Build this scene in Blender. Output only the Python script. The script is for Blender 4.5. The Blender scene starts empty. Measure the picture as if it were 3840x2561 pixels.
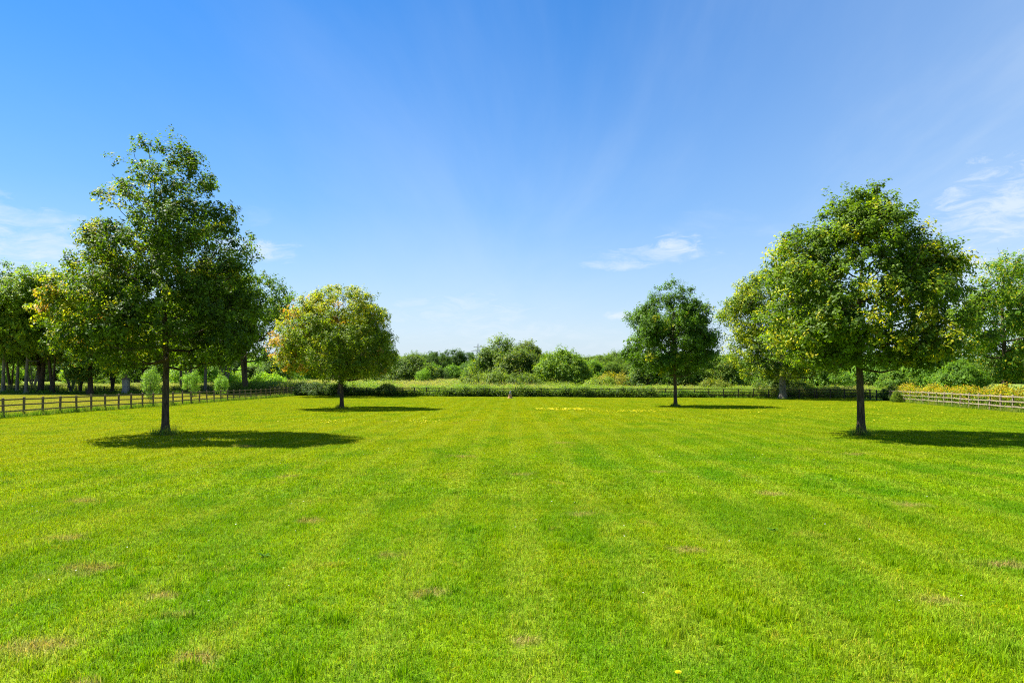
import bpy, math, random
import numpy as np
from mathutils import Vector

R = math.radians
sc = bpy.context.scene
col = sc.collection
rng = np.random.default_rng(7)
random.seed(7)

# ------------------------------------------------------------------ camera
CAM_H = 2.3
cam_data = bpy.data.cameras.new('camera')
cam = bpy.data.objects.new('camera', cam_data)
col.objects.link(cam)
cam.location = (0, 0, CAM_H)
cam.rotation_euler = (R(90), 0, 0)
cam_data.sensor_width = 36
cam_data.lens = 25.31
cam_data.shift_y = 0.0311
cam_data.clip_start = 0.1
cam_data.clip_end = 20000
sc.camera = cam

# ------------------------------------------------------------------ light
SUN_AZ = (-0.89, 0.455)                    # horizontal direction towards the sun
SUN_EL = R(55)
w = bpy.data.worlds.new('World')
sc.world = w
w.use_nodes = True
nt = w.node_tree
nt.nodes.clear()


def N(tree, kind, **kw):
    n = tree.nodes.new(kind)
    for k, v in kw.items():
        setattr(n, k, v)
    return n


def math_node(tree, op, a, b=None, c=None, clamp=False):
    n = tree.nodes.new('ShaderNodeMath')
    n.operation = op
    n.use_clamp = clamp
    for i, v in enumerate((a, b, c)):
        if v is None:
            continue
        if isinstance(v, (int, float)):
            n.inputs[i].default_value = v
        else:
            tree.links.new(v, n.inputs[i])
    return n.outputs[0]


def smooth(tree, v, lo, hi, olo=0.0, ohi=1.0):
    n = tree.nodes.new('ShaderNodeMapRange')
    n.interpolation_type = 'SMOOTHSTEP'
    tree.links.new(v, n.inputs[0])
    for i, x in enumerate((lo, hi, olo, ohi)):
        n.inputs[i + 1].default_value = x
    return n.outputs[0]


def mixc(tree, f, a, b, blend='MIX'):
    n = tree.nodes.new('ShaderNodeMix')
    n.data_type = 'RGBA'
    n.blend_type = blend
    for i, v in ((0, f), (6, a), (7, b)):
        if isinstance(v, (int, float)):
            n.inputs[i].default_value = v
        elif isinstance(v, tuple):
            n.inputs[i].default_value = (*v, 1)
        else:
            tree.links.new(v, n.inputs[i])
    return n.outputs[2]


def noise(tree, vec, scale, detail=4, rough=0.55, dist=0.0):
    n = tree.nodes.new('ShaderNodeTexNoise')
    n.inputs['Scale'].default_value = scale
    n.inputs['Detail'].default_value = detail
    n.inputs['Roughness'].default_value = rough
    n.inputs['Distortion'].default_value = dist
    if vec is not None:
        tree.links.new(vec, n.inputs['Vector'])
    return n.outputs[0]


sky = N(nt, 'ShaderNodeTexSky', sky_type='NISHITA', sun_disc=False)
sky.sun_elevation = SUN_EL
sky.sun_rotation = math.atan2(SUN_AZ[0], SUN_AZ[1])
sky.altitude = 50
sky.air_density = 1.0
sky.dust_density = 0.15
sky.ozone_density = 3.0
hsv = N(nt, 'ShaderNodeHueSaturation')
hsv.inputs['Saturation'].default_value = 1.65
hsv.inputs['Value'].default_value = 1.0
nt.links.new(sky.outputs[0], hsv.inputs['Color'])
tc = N(nt, 'ShaderNodeTexCoord')
sep = N(nt, 'ShaderNodeSeparateXYZ')
nt.links.new(tc.outputs['Generated'], sep.inputs[0])
dx, dy, dz = sep.outputs
# high thin cloud: direction projected on a flat layer overhead
zz = math_node(nt, 'ADD', math_node(nt, 'MAXIMUM', dz, 0.0), 0.10)
cx = math_node(nt, 'DIVIDE', dx, zz)
cy = math_node(nt, 'DIVIDE', dy, zz)
comb = N(nt, 'ShaderNodeCombineXYZ')
nt.links.new(cx, comb.inputs[0])
nt.links.new(cy, comb.inputs[1])
mp = N(nt, 'ShaderNodeMapping')
mp.inputs['Rotation'].default_value = (0, 0, R(-28))
mp.inputs['Scale'].default_value = (1.0, 0.20, 1.0)
mp.inputs['Location'].default_value = (8.6, 2.3, 0)
nt.links.new(comb.outputs[0], mp.inputs[0])
veil = smooth(nt, noise(nt, mp.outputs[0], 1.0, 7, 0.58, 0.5), 0.40, 0.78)
veil = math_node(nt, 'MULTIPLY', veil, smooth(nt, math_node(nt, 'ARCTAN2', dx, math_node(nt, 'ABSOLUTE', dy)), -0.5, 0.75, 0.25, 1.5))
sheet = smooth(nt, math_node(nt, 'ARCTAN2', dx, math_node(nt, 'ABSOLUTE', dy)), 0.0, 0.9, 0.0, 0.36)
# whitening towards the horizon
low = math_node(nt, 'POWER', math_node(nt, 'SUBTRACT', 1.0, math_node(nt, 'MAXIMUM', dz, 0.0), clamp=True), 3.6)
# small fair weather cloud patches low down, stretched flat, all round
comb2 = N(nt, 'ShaderNodeCombineXYZ')
az = math_node(nt, 'ARCTAN2', dx, dy)
el = math_node(nt, 'ARCSINE', dz)
nt.links.new(az, comb2.inputs[0])
nt.links.new(math_node(nt, 'MULTIPLY', el, 3.2), comb2.inputs[1])
nlow = noise(nt, comb2.outputs[0], 5.0, 7, 0.6, 0.6)
band = math_node(nt, 'MULTIPLY', smooth(nt, el, 0.0, 0.06), smooth(nt, el, 0.26, 0.10))
puff = math_node(nt, 'MULTIPLY', smooth(nt, nlow, 0.56, 0.80), band)
# individual cloudlets (azimuth, elevation, half width, half height, strength)
CLOUDLETS = [(-0.66, 0.195, 0.05, 0.010, 0.8), (-0.60, 0.172, 0.07, 0.014, 0.7), (-0.34, 0.160, 0.05, 0.012, 0.8),
             (0.225, 0.172, 0.025, 0.011, 0.9), (0.195, 0.160, 0.06, 0.010, 0.6), (0.15, 0.148, 0.045, 0.006, 0.6),
             (0.152, 0.080, 0.020, 0.006, 0.9), (-0.07, 0.085, 0.09, 0.020, 0.5), (0.63, 0.180, 0.10, 0.050, 0.8),
             (0.70, 0.250, 0.04, 0.030, 0.5), (-0.68, 0.150, 0.10, 0.035, 0.5), (-0.02, 0.030, 0.06, 0.010, 0.5), (0.60, 0.128, 0.10, 0.045, 1.0), (0.64, 0.085, 0.11, 0.04, 1.0), (-0.63, 0.135, 0.10, 0.035, 0.8), (-0.60, 0.085, 0.10, 0.03, 0.7), (0.0, 0.055, 0.12, 0.016, 0.5), (0.17, 0.038, 0.07, 0.010, 0.6)]
lets = None
wob = math_node(nt, 'SUBTRACT', noise(nt, comb2.outputs[0], 22.0, 7, 0.68, 0.8), 0.5)
frag = smooth(nt, noise(nt, comb2.outputs[0], 9.0, 6, 0.65, 0.5), 0.34, 0.60, 0.35, 1.0)
for (a0, e0, sa, se, st) in CLOUDLETS:
    u = math_node(nt, 'DIVIDE', math_node(nt, 'SUBTRACT', az, a0), sa)
    v = math_node(nt, 'DIVIDE', math_node(nt, 'SUBTRACT', el, e0), se)
    d2 = math_node(nt, 'ADD', math_node(nt, 'MULTIPLY', u, u), math_node(nt, 'MULTIPLY', v, v))
    d2 = math_node(nt, 'ADD', d2, math_node(nt, 'MULTIPLY', wob, 9.0))
    m = math_node(nt, 'MULTIPLY', math_node(nt, 'MULTIPLY', smooth(nt, d2, 2.2, -1.2), st), frag)
    lets = m if lets is None else math_node(nt, 'MAXIMUM', lets, m)
cover = math_node(nt, 'MAXIMUM', math_node(nt, 'MULTIPLY', veil, 0.27), math_node(nt, 'MULTIPLY', puff, 0.55))
cover = math_node(nt, 'MAXIMUM', cover, math_node(nt, 'MULTIPLY', lets, 0.95))
sky0 = mixc(nt, 1.0, hsv.outputs[0], (0.96, 0.90, 1.02), 'MULTIPLY')
sky1 = mixc(nt, math_node(nt, 'MULTIPLY', low, 0.95, clamp=True), sky0, (3.6, 4.4, 5.2))
skyc = mixc(nt, cover, mixc(nt, sheet, sky1, (3.7, 5.0, 6.6)), (4.7, 5.3, 5.8))
bg = N(nt, 'ShaderNodeBackground')
bg.inputs['Strength'].default_value = 0.056
nt.links.new(skyc, bg.inputs['Color'])
wo = N(nt, 'ShaderNodeOutputWorld')
nt.links.new(bg.outputs[0], wo.inputs[0])

sun_d = bpy.data.lights.new('sun', 'SUN')
sun_d.energy = 5.0
sun_d.angle = R(0.55)
sun_d.color = (1.0, 0.955, 0.87)
sun = bpy.data.objects.new('sun', sun_d)
col.objects.link(sun)
sv = Vector((SUN_AZ[0] * math.cos(SUN_EL), SUN_AZ[1] * math.cos(SUN_EL), math.sin(SUN_EL)))
sun.rotation_euler = sv.to_track_quat('Z', 'Y').to_euler()
sun.location = (-60, 30, 70)

vs = sc.view_settings
vs.view_transform = 'Standard'
vs.look = 'None'
vs.gamma = 1.0
vs.use_curve_mapping = False
vs.exposure = 1.65
sc.cycles.use_denoising = False
sc.cycles.filter_width = 1.1
sc.cycles.sample_clamp_indirect = 4.0
sc.cycles.max_bounces = 6
sc.cycles.diffuse_bounces = 3
sc.cycles.glossy_bounces = 2
sc.cycles.transmission_bounces = 4
sc.cycles.caustics_reflective = False
sc.cycles.caustics_refractive = False

# ------------------------------------------------------------------ helpers
SLOPE = 0.0089


def ground_z(x, y):
    x = np.asarray(x, float)
    y = np.asarray(y, float)
    yy = np.clip(y, -60, 104)
    z = -SLOPE * yy
    z = z + 0.02 * np.sin(x * 0.31 + 1.0) * np.sin(y * 0.23) + 0.012 * np.sin(x * 0.9 + y * 0.7)
    return z


def gz(x, y):
    return float(ground_z(x, y))


def tag(o, label=None, cat=None, group=None, kind=None):
    if label:
        o['label'] = label
    if cat:
        o['category'] = cat
    if group:
        o['group'] = group
    if kind:
        o['kind'] = kind
    return o


def empty(name, loc=(0, 0, 0), rz=0.0):
    o = bpy.data.objects.new(name, None)
    o.empty_display_size = 0.3
    o.location = loc
    o.rotation_euler = (0, 0, rz)
    col.objects.link(o)
    return o


def link(name, mesh, parent=None, loc=None, rot=None):
    o = bpy.data.objects.new(name, mesh)
    col.objects.link(o)
    if parent is not None:
        o.parent = parent
    if loc is not None:
        o.location = loc
    if rot is not None:
        o.rotation_euler = rot
    return o


class MB:
    """collects shapes for one mesh"""

    def __init__(self):
        self.v = []
        self.f = []
        self.n = 0

    def add(self, verts, faces):
        verts = [tuple(map(float, p)) for p in verts]
        self.v += verts
        self.f += [tuple(i + self.n for i in f) for f in faces]
        self.n += len(verts)

    def box(self, c, s, rz=0.0, taper=1.0):
        x, y, z = s[0] / 2, s[1] / 2, s[2] / 2
        ca, sa = math.cos(rz), math.sin(rz)
        pts = []
        for (i, j, k) in ((-1, -1, -1), (1, -1, -1), (1, 1, -1), (-1, 1, -1), (-1, -1, 1), (1, -1, 1), (1, 1, 1), (-1, 1, 1)):
            t = taper if k > 0 else 1.0
            a, b = i * x * t, j * y * t
            pts.append((c[0] + a * ca - b * sa, c[1] + a * sa + b * ca, c[2] + k * z))
        self.add(pts, [(0, 3, 2, 1), (4, 5, 6, 7), (0, 1, 5, 4), (1, 2, 6, 5), (2, 3, 7, 6), (3, 0, 4, 7)])

    def tube(self, pts, radii, sides=5, cap=True):
        v, f = tube_arrays(np.asarray(pts, float), np.asarray(radii, float), sides)
        f = [tuple(q) for q in f.tolist()]
        if cap:
            m = len(pts)
            f.append(tuple(range(sides))[::-1])
            f.append(tuple((m - 1) * sides + i for i in range(sides)))
        self.add(v.tolist(), f)

    def lathe(self, prof, sides=16, c=(0, 0, 0)):
        pts = []
        for (r, z) in prof:
            for i in range(sides):
                a = 2 * math.pi * i / sides
                pts.append((c[0] + r * math.cos(a), c[1] + r * math.sin(a), c[2] + z))
        fs = []
        for j in range(len(prof) - 1):
            for i in range(sides):
                k = (i + 1) % sides
                fs.append((j * sides + i, j * sides + k, (j + 1) * sides + k, (j + 1) * sides + i))
        fs.append(tuple(range(sides))[::-1])
        fs.append(tuple((len(prof) - 1) * sides + i for i in range(sides)))
        self.add(pts, fs)

    def mesh(self, name, mat, smooth_=False):
        me = bpy.data.meshes.new(name)
        me.from_pydata(self.v, [], self.f)
        if mat:
            me.materials.append(mat)
        if smooth_:
            me.polygons.foreach_set('use_smooth', [True] * len(me.polygons))
        me.update()
        return me


def tube_arrays(p, r, sides):
    n = len(p)
    t = np.gradient(p, axis=0)
    t /= np.linalg.norm(t, axis=1, keepdims=True) + 1e-9
    ref = np.array([0.0, 0, 1.0]) if abs(t[:, 2]).mean() < 0.8 else np.array([1.0, 0, 0])
    a = np.cross(t, ref)
    a /= np.linalg.norm(a, axis=1, keepdims=True) + 1e-9
    b = np.cross(t, a)
    ang = np.arange(sides) * 2 * math.pi / sides
    ring = a[:, None, :] * np.cos(ang)[None, :, None] + b[:, None, :] * np.sin(ang)[None, :, None]
    v = (p[:, None, :] + ring * r[:, None, None]).reshape(-1, 3)
    i = np.arange(sides)
    k = (i + 1) % sides
    f = []
    for j in range(n - 1):
        f.append(np.stack([j * sides + i, (j + 1) * sides + i, (j + 1) * sides + k, j * sides + k], 1))
    return v, np.concatenate(f)


def mesh_np(name, verts, quads, mat, colors=None, smooth_=False):
    me = bpy.data.meshes.new(name)
    nv, nf = len(verts), len(quads)
    k = quads.shape[1]
    me.vertices.add(nv)
    me.vertices.foreach_set('co', np.ascontiguousarray(verts, np.float32).ravel())
    me.loops.add(nf * k)
    me.loops.foreach_set('vertex_index', np.ascontiguousarray(quads, np.int32).ravel())
    me.polygons.add(nf)
    me.polygons.foreach_set('loop_start', np.arange(nf, dtype=np.int32) * k)
    if colors is not None:
        at = me.color_attributes.new('tint', 'FLOAT_COLOR', 'POINT')
        c4 = np.ones((nv, 4), np.float32)
        c4[:, :3] = colors
        at.data.foreach_set('color', c4.ravel())
    if mat:
        me.materials.append(mat)
    me.update(calc_edges=True)
    if smooth_:
        me.polygons.foreach_set('use_smooth', [True] * nf)
    return me


# ------------------------------------------------------------------ materials
def new_mat(name):
    m = bpy.data.materials.new(name)
    m.use_nodes = True
    t = m.node_tree
    t.nodes.clear()
    out = t.nodes.new('ShaderNodeOutputMaterial')
    return m, t, out


def principled(t, colr, rough=0.7, spec=0.3):
    p = t.nodes.new('ShaderNodeBsdfPrincipled')
    if isinstance(colr, tuple):
        p.inputs['Base Color'].default_value = (*colr, 1)
    else:
        t.links.new(colr, p.inputs['Base Color'])
    p.inputs['Roughness'].default_value = rough
    p.inputs['Specular IOR Level'].default_value = spec
    return p


def position(t):
    return t.nodes.new('ShaderNodeNewGeometry').outputs['Position']


def leaf_material(name, trans=0.42, rough=0.55, spec=0.16):
    m, t, out = new_mat(name)
    at = N(t, 'ShaderNodeAttribute', attribute_name='tint')
    oi = t.nodes.new('ShaderNodeObjectInfo')
    c = mixc(t, 1.0, at.outputs['Color'], oi.outputs['Color'], 'MULTIPLY')
    p = principled(t, c, rough, spec)
    tr = t.nodes.new('ShaderNodeBsdfTranslucent')
    c2 = mixc(t, 1.0, c, (1.75, 1.75, 0.4), 'MULTIPLY')
    t.links.new(c2, tr.inputs[0])
    mx = t.nodes.new('ShaderNodeMixShader')
    mx.inputs[0].default_value = trans
    t.links.new(p.outputs[0], mx.inputs[1])
    t.links.new(tr.outputs[0], mx.inputs[2])
    t.links.new(mx.outputs[0], out.inputs[0])
    return m


M_LEAF = leaf_material('leaf')


def bark_material(name, a, b, sc_=9.0):
    m, t, out = new_mat(name)
    tcn = t.nodes.new('ShaderNodeTexCoord')
    mpn = t.nodes.new('ShaderNodeMapping')
    mpn.inputs['Scale'].default_value = (1.0, 1.0, 0.16)
    t.links.new(tcn.outputs['Object'], mpn.inputs[0])
    n1 = noise(t, mpn.outputs[0], sc_ * 2, 6, 0.65)
    n2 = noise(t, tcn.outputs['Object'], 1.3, 4)
    c = mixc(t, smooth(t, n1, 0.35, 0.65), a, b)
    c = mixc(t, math_node(t, 'MULTIPLY', smooth(t, n2, 0.5, 0.7), 0.35), c, (0.07, 0.08, 0.03))
    p = principled(t, c, 0.9, 0.1)
    bp = t.nodes.new('ShaderNodeBump')
    bp.inputs['Strength'].default_value = 0.9
    bp.inputs['Distance'].default_value = 0.03
    t.links.new(n1, bp.inputs['Height'])
    t.links.new(bp.outputs[0], p.inputs['Normal'])
    t.links.new(p.outputs[0], out.inputs[0])
    return m


M_BARK = bark_material('oak_bark', (0.035, 0.026, 0.018), (0.105, 0.080, 0.055))
M_BARKG = bark_material('grey_bark', (0.085, 0.078, 0.062), (0.24, 0.22, 0.18), 5.0)


def wood_material(name, a, b, lich=(0.16, 0.17, 0.09)):
    m, t, out = new_mat(name)
    ps = position(t)
    oi = t.nodes.new('ShaderNodeObjectInfo')
    n1 = noise(t, ps, 7.0, 6, 0.7)
    n2 = noise(t, ps, 1.7, 3)
    c = mixc(t, smooth(t, n1, 0.3, 0.7), a, b)
    c = mixc(t, math_node(t, 'MULTIPLY', smooth(t, n2, 0.45, 0.7), 0.5), c, lich)
    c = mixc(t, math_node(t, 'MULTIPLY', oi.outputs['Random'], 0.35), c, (a[0] * .55, a[1] * .55, a[2] * .55))
    p = principled(t, c, 0.85, 0.2)
    bp = t.nodes.new('ShaderNodeBump')
    bp.inputs['Strength'].default_value = 0.5
    bp.inputs['Distance'].default_value = 0.01
    t.links.new(n1, bp.inputs['Height'])
    t.links.new(bp.outputs[0], p.inputs['Normal'])
    t.links.new(p.outputs[0], out.inputs[0])
    return m


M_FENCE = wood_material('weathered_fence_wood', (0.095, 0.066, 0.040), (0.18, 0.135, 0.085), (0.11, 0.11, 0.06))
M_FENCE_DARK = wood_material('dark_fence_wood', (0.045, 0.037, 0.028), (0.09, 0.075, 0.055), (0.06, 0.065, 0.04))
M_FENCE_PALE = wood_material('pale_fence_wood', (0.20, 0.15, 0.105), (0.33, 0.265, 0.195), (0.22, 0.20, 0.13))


def plain(name, c, rough=0.8, spec=0.3, var=0.35, scale=12.0, metal=0.0):
    m, t, out = new_mat(name)
    tcn = t.nodes.new('ShaderNodeTexCoord')
    n1 = noise(t, tcn.outputs['Object'], scale, 6, 0.65)
    d = tuple(x * (1 - var) for x in c)
    cc = mixc(t, smooth(t, n1, 0.3, 0.7), d, c)
    p = principled(t, cc, rough, spec)
    p.inputs['Metallic'].default_value = metal
    t.links.new(p.outputs[0], out.inputs[0])
    return m


# --- turf colours, shared by the ground sheet and the blades standing on it
BARE = [(-3.27, 11.7, .28), (-3.75, 7.6, .22), (-2.55, 5.9, .20), (-1.66, 9.4, .26), (-5.2, 16.9, .35), (-4.1, 6.1, .42),
        (-3.2, 5.35, .18), (-5.1, 8.7, .40), (-0.9, 7.7, .25), (-3.2, 7.0, .2), (5.2, 14.4, .45), (7.3, 13.1, .4), (3.6, 18.0, .35),
        (-8.0, 13.5, .4), (1.1, 12.2, .3), (-1.5, 21.5, .5), (0.2, 17.5, .4), (6.1, 8.9, .35), (4.4, 7.4, .28), (-9.1, 24.5, .6), (-6.8, 40.0, .5),
        (-3.0, 38.0, .35), (-2.0, 40.5, .4), (10.5, 22.0, .5), (2.3, 9.6, .25), (0.15, 6.3, .16), (-6.4, 10.4, .35), (1.9, 26.0, .5),
        (-14.1, 29.6, .45), (14.6, 29.6, .45), (-13.6, 57.4, .6), (14.1, 62.0, .5)]


def turf_group():
    g = bpy.data.node_groups.new('turf_colours', 'ShaderNodeTree')
    g.interface.new_socket('Color', in_out='OUTPUT', socket_type='NodeSocketColor')
    go = g.nodes.new('NodeGroupOutput')
    ps = position(g)
    sp = g.nodes.new('ShaderNodeSeparateXYZ')
    g.links.new(ps, sp.inputs[0])
    X, Y, Z = sp.outputs
    n_big = noise(g, ps, 0.10, 4, 0.5)
    mp3 = g.nodes.new('ShaderNodeMapping')
    mp3.inputs['Scale'].default_value = (1.0, 0.5, 1.0)
    g.links.new(ps, mp3.inputs[0])
    n_mid = noise(g, mp3.outputs[0], 0.62, 5, 0.6, 0.3)
    n_sm = noise(g, ps, 2.6, 5, 0.6)
    mp2 = g.nodes.new('ShaderNodeMapping')
    mp2.inputs['Location'].default_value = (31, 17, 5)
    g.links.new(ps, mp2.inputs[0])
    n_mid2 = noise(g, mp2.outputs[0], 0.8, 5, 0.65, 0.4)
    c = mixc(g, smooth(g, n_mid, 0.36, 0.64), (0.1050, 0.2350, 0.0010), (0.1950, 0.3000, 0.0010))
    c = mixc(g, math_node(g, 'MULTIPLY', smooth(g, n_big, 0.42, 0.66), 0.5), c, (0.2080, 0.2640, 0.0024))
    c = mixc(g, math_node(g, 'MULTIPLY', smooth(g, n_sm, 0.52, 0.74), 0.4), c, (0.0440, 0.1360, 0.0032))
    # bluish ryegrass tussocks
    c = mixc(g, math_node(g, 'MULTIPLY', smooth(g, n_mid2, 0.60, 0.74), 0.4), c, (0.0680, 0.1880, 0.0240))
    # dry thatch showing
    c = mixc(g, math_node(g, 'MULTIPLY', smooth(g, n_mid2, 0.42, 0.27), 0.6), c, (0.3360, 0.3040, 0.0440))
    # far and left lawn yellower, its brightening by view direction put into the colour
    view_bright = math_node(g, 'MAXIMUM', smooth(g, math_node(g, 'SUBTRACT', Y, math_node(g, 'MULTIPLY', X, 0.9)), 10.0, 42.0), smooth(g, Y, 12.0, 60.0, 0.0, 0.7))
    view_bright = math_node(g, 'MULTIPLY', view_bright, smooth(g, n_mid, 0.25, 0.62, 0.35, 0.95))
    c = mixc(g, view_bright, c, (0.2640, 0.3000, 0.0016))
    # mowing bands along the lawn: light caught by leaning blades, put into the colour
    xs = math_node(g, 'ADD', X, math_node(g, 'MULTIPLY', n_big, 0.35))
    band_ = math_node(g, 'SINE', math_node(g, 'MULTIPLY', xs, 4.6))
    bm_ = math_node(g, 'MULTIPLY', smooth(g, band_, 0.0, 0.8), smooth(g, n_mid, 0.30, 0.52))
    c = mixc(g, math_node(g, 'MULTIPLY', bm_, 0.34), c, (0.2720, 0.3360, 0.0240))
    # worn spots
    spot = None
    wv = math_node(g, 'MULTIPLY', math_node(g, 'SUBTRACT', n_sm, 0.5), 2.4)
    for (bx, by, br) in BARE:
        a = math_node(g, 'DIVIDE', math_node(g, 'SUBTRACT', X, bx), br * 1.2)
        b = math_node(g, 'DIVIDE', math_node(g, 'SUBTRACT', Y, by), br)
        d = math_node(g, 'SQRT', math_node(g, 'ADD', math_node(g, 'MULTIPLY', a, a), math_node(g, 'MULTIPLY', b, b)))
        s = smooth(g, math_node(g, 'ADD', d, wv), 1.0, 0.0)
        spot = s if spot is None else math_node(g, 'MAXIMUM', spot, s)
    c = mixc(g, math_node(g, 'MULTIPLY', spot, 0.6), c, (0.3360, 0.2480, 0.0960))
    # the paddock beyond the left fence is drier
    fld = smooth(g, X, -30.2, -30.9)
    fc = mixc(g, smooth(g, n_mid, 0.35, 0.65), (0.2400, 0.2720, 0.0240), (0.3360, 0.3040, 0.0480))
    c = mixc(g, fld, c, fc)
    # rough ground beyond the far fence
    far = smooth(g, Y, 108, 112)
    rc = mixc(g, smooth(g, n_mid, 0.35, 0.65), (0.12, 0.20, 0.025), (0.24, 0.27, 0.06))
    c = mixc(g, far, c, rc)
    g.links.new(c, go.inputs[0])
    return g


TURF = turf_group()


def turf_node(t):
    n = t.nodes.new('ShaderNodeGroup')
    n.node_tree = TURF
    return n.outputs[0]


def ground_material():
    m, t, out = new_mat('turf')
    c = turf_node(t)
    ps = position(t)
    nf = noise(t, ps, 22.0, 6, 0.7)
    c = mixc(t, math_node(t, 'MULTIPLY', smooth(t, nf, 0.62, 0.3), 0.8), c, (0.05, 0.075, 0.008))
    p = principled(t, c, 0.95, 0.1)
    bp = t.nodes.new('ShaderNodeBump')
    bp.inputs['Strength'].default_value = 0.8
    bp.inputs['Distance'].default_value = 0.05
    t.links.new(nf, bp.inputs['Height'])
    t.links.new(bp.outputs[0], p.inputs['Normal'])
    t.links.new(p.outputs[0], out.inputs[0])
    return m


def blade_material():
    m, t, out = new_mat('grass_blade')
    c = turf_node(t)
    at = N(t, 'ShaderNodeAttribute', attribute_name='tint')
    c = mixc(t, 1.0, c, at.outputs['Color'], 'MULTIPLY')
    p = principled(t, c, 0.55, 0.06)
    tr = t.nodes.new('ShaderNodeBsdfTranslucent')
    t.links.new(mixc(t, 1.0, c, (1.3, 1.3, 0.6), 'MULTIPLY'), tr.inputs[0])
    mx = t.nodes.new('ShaderNodeMixShader')
    mx.inputs[0].default_value = 0.38
    t.links.new(p.outputs[0], mx.inputs[1])
    t.links.new(tr.outputs[0], mx.inputs[2])
    t.links.new(mx.outputs[0], out.inputs[0])
    return m


M_TURF = ground_material()
M_BLADE = blade_material()
# ------------------------------------------------------------------ ground
def spaced(lo, hi, fine_lo, fine_hi, step, grow=1.25):
    a = list(np.arange(fine_lo, fine_hi + step * .5, step))
    s, x = step, fine_hi
    while x < hi:
        s *= grow
        x += s
        a.append(x)
    s, x = step, fine_lo
    while x > lo:
        s *= grow
        x -= s
        a.insert(0, x)
    return np.array(a)


gxs = spaced(-5000, 5000, -60, 60, 0.9)
gys = spaced(-400, 7000, -6, 120, 0.9)
GX, GY = np.meshgrid(gxs, gys)
GZ = ground_z(GX, GY)
nx, ny = len(gxs), len(gys)
gi = np.arange(nx * ny).reshape(ny, nx)
quads = np.stack([gi[:-1, :-1], gi[:-1, 1:], gi[1:, 1:], gi[1:, :-1]], -1).reshape(-1, 4)
gm = mesh_np('ground', np.stack([GX, GY, GZ], -1).reshape(-1, 3), quads, M_TURF, None, True)
tag(link('ground', gm), kind='structure')

# distant low hills behind everything
hm, ht, hout = new_mat('hill')
hc = mixc(ht, smooth(ht, noise(ht, position(ht), 0.02, 6, 0.7), 0.35, 0.65), (0.05, 0.085, 0.04), (0.11, 0.15, 0.07))
ht.links.new(principled(ht, hc, 0.95, 0.05).outputs[0], hout.inputs[0])
hx = np.linspace(-3000, 3000, 500)
hy = np.array([1500, 1650, 1850, 2100, 2600.0])
prof_h = np.array([0.0, 0.62, 0.9, 1.0, 0.2])
crest = 30 + 8 * np.sin(hx * 0.0031 + 0.6) + 8 * np.sin(hx * 0.0083) + 3 * np.sin(hx * 0.031 + 2)
HX, HY = np.meshgrid(hx, hy)
HZ = prof_h[:, None] * crest[None, :] - 1.5 + prof_h[:, None] * (3 * np.sin(HX * 0.11) * np.sin(HX * 0.047 + HY) + 2.0 * rng.random(HX.shape))
hi_ = np.arange(HX.size).reshape(HX.shape)
hq = np.stack([hi_[:-1, :-1], hi_[:-1, 1:], hi_[1:, 1:], hi_[1:, :-1]], -1).reshape(-1, 4)
tag(link('hills', mesh_np('hills', np.stack([HX, HY, HZ], -1).reshape(-1, 3), hq, hm)), kind='structure')

# pond beyond the meadow
wm, wt, wout = new_mat('pond_water')
wp = principled(wt, (0.03, 0.04, 0.035), 0.06, 0.5)
wb = wt.nodes.new('ShaderNodeBump')
wb.inputs['Strength'].default_value = 0.15
wt.links.new(noise(wt, position(wt), 1.4, 4), wb.inputs['Height'])
wt.links.new(wb.outputs[0], wp.inputs['Normal'])
wt.links.new(wp.outputs[0], wout.inputs[0])


def water(name, cx_, cy_, rx, ry):
    mb = MB()
    n = 40
    pts = []
    for i in range(n):
        a = 2 * math.pi * i / n
        k = 1 + 0.12 * math.sin(3 * a + 1) + 0.07 * math.sin(7 * a)
        pts.append((cx_ + rx * k * math.cos(a), cy_ + ry * k * math.sin(a), gz(0, 200) + 0.06))
    mb.add(pts, [tuple(range(n))])
    tag(link(name, mb.mesh(name, wm)), kind='structure')


water('water', -24, 268, 16, 30)
water('water', -98, 215, 24, 26)


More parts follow.
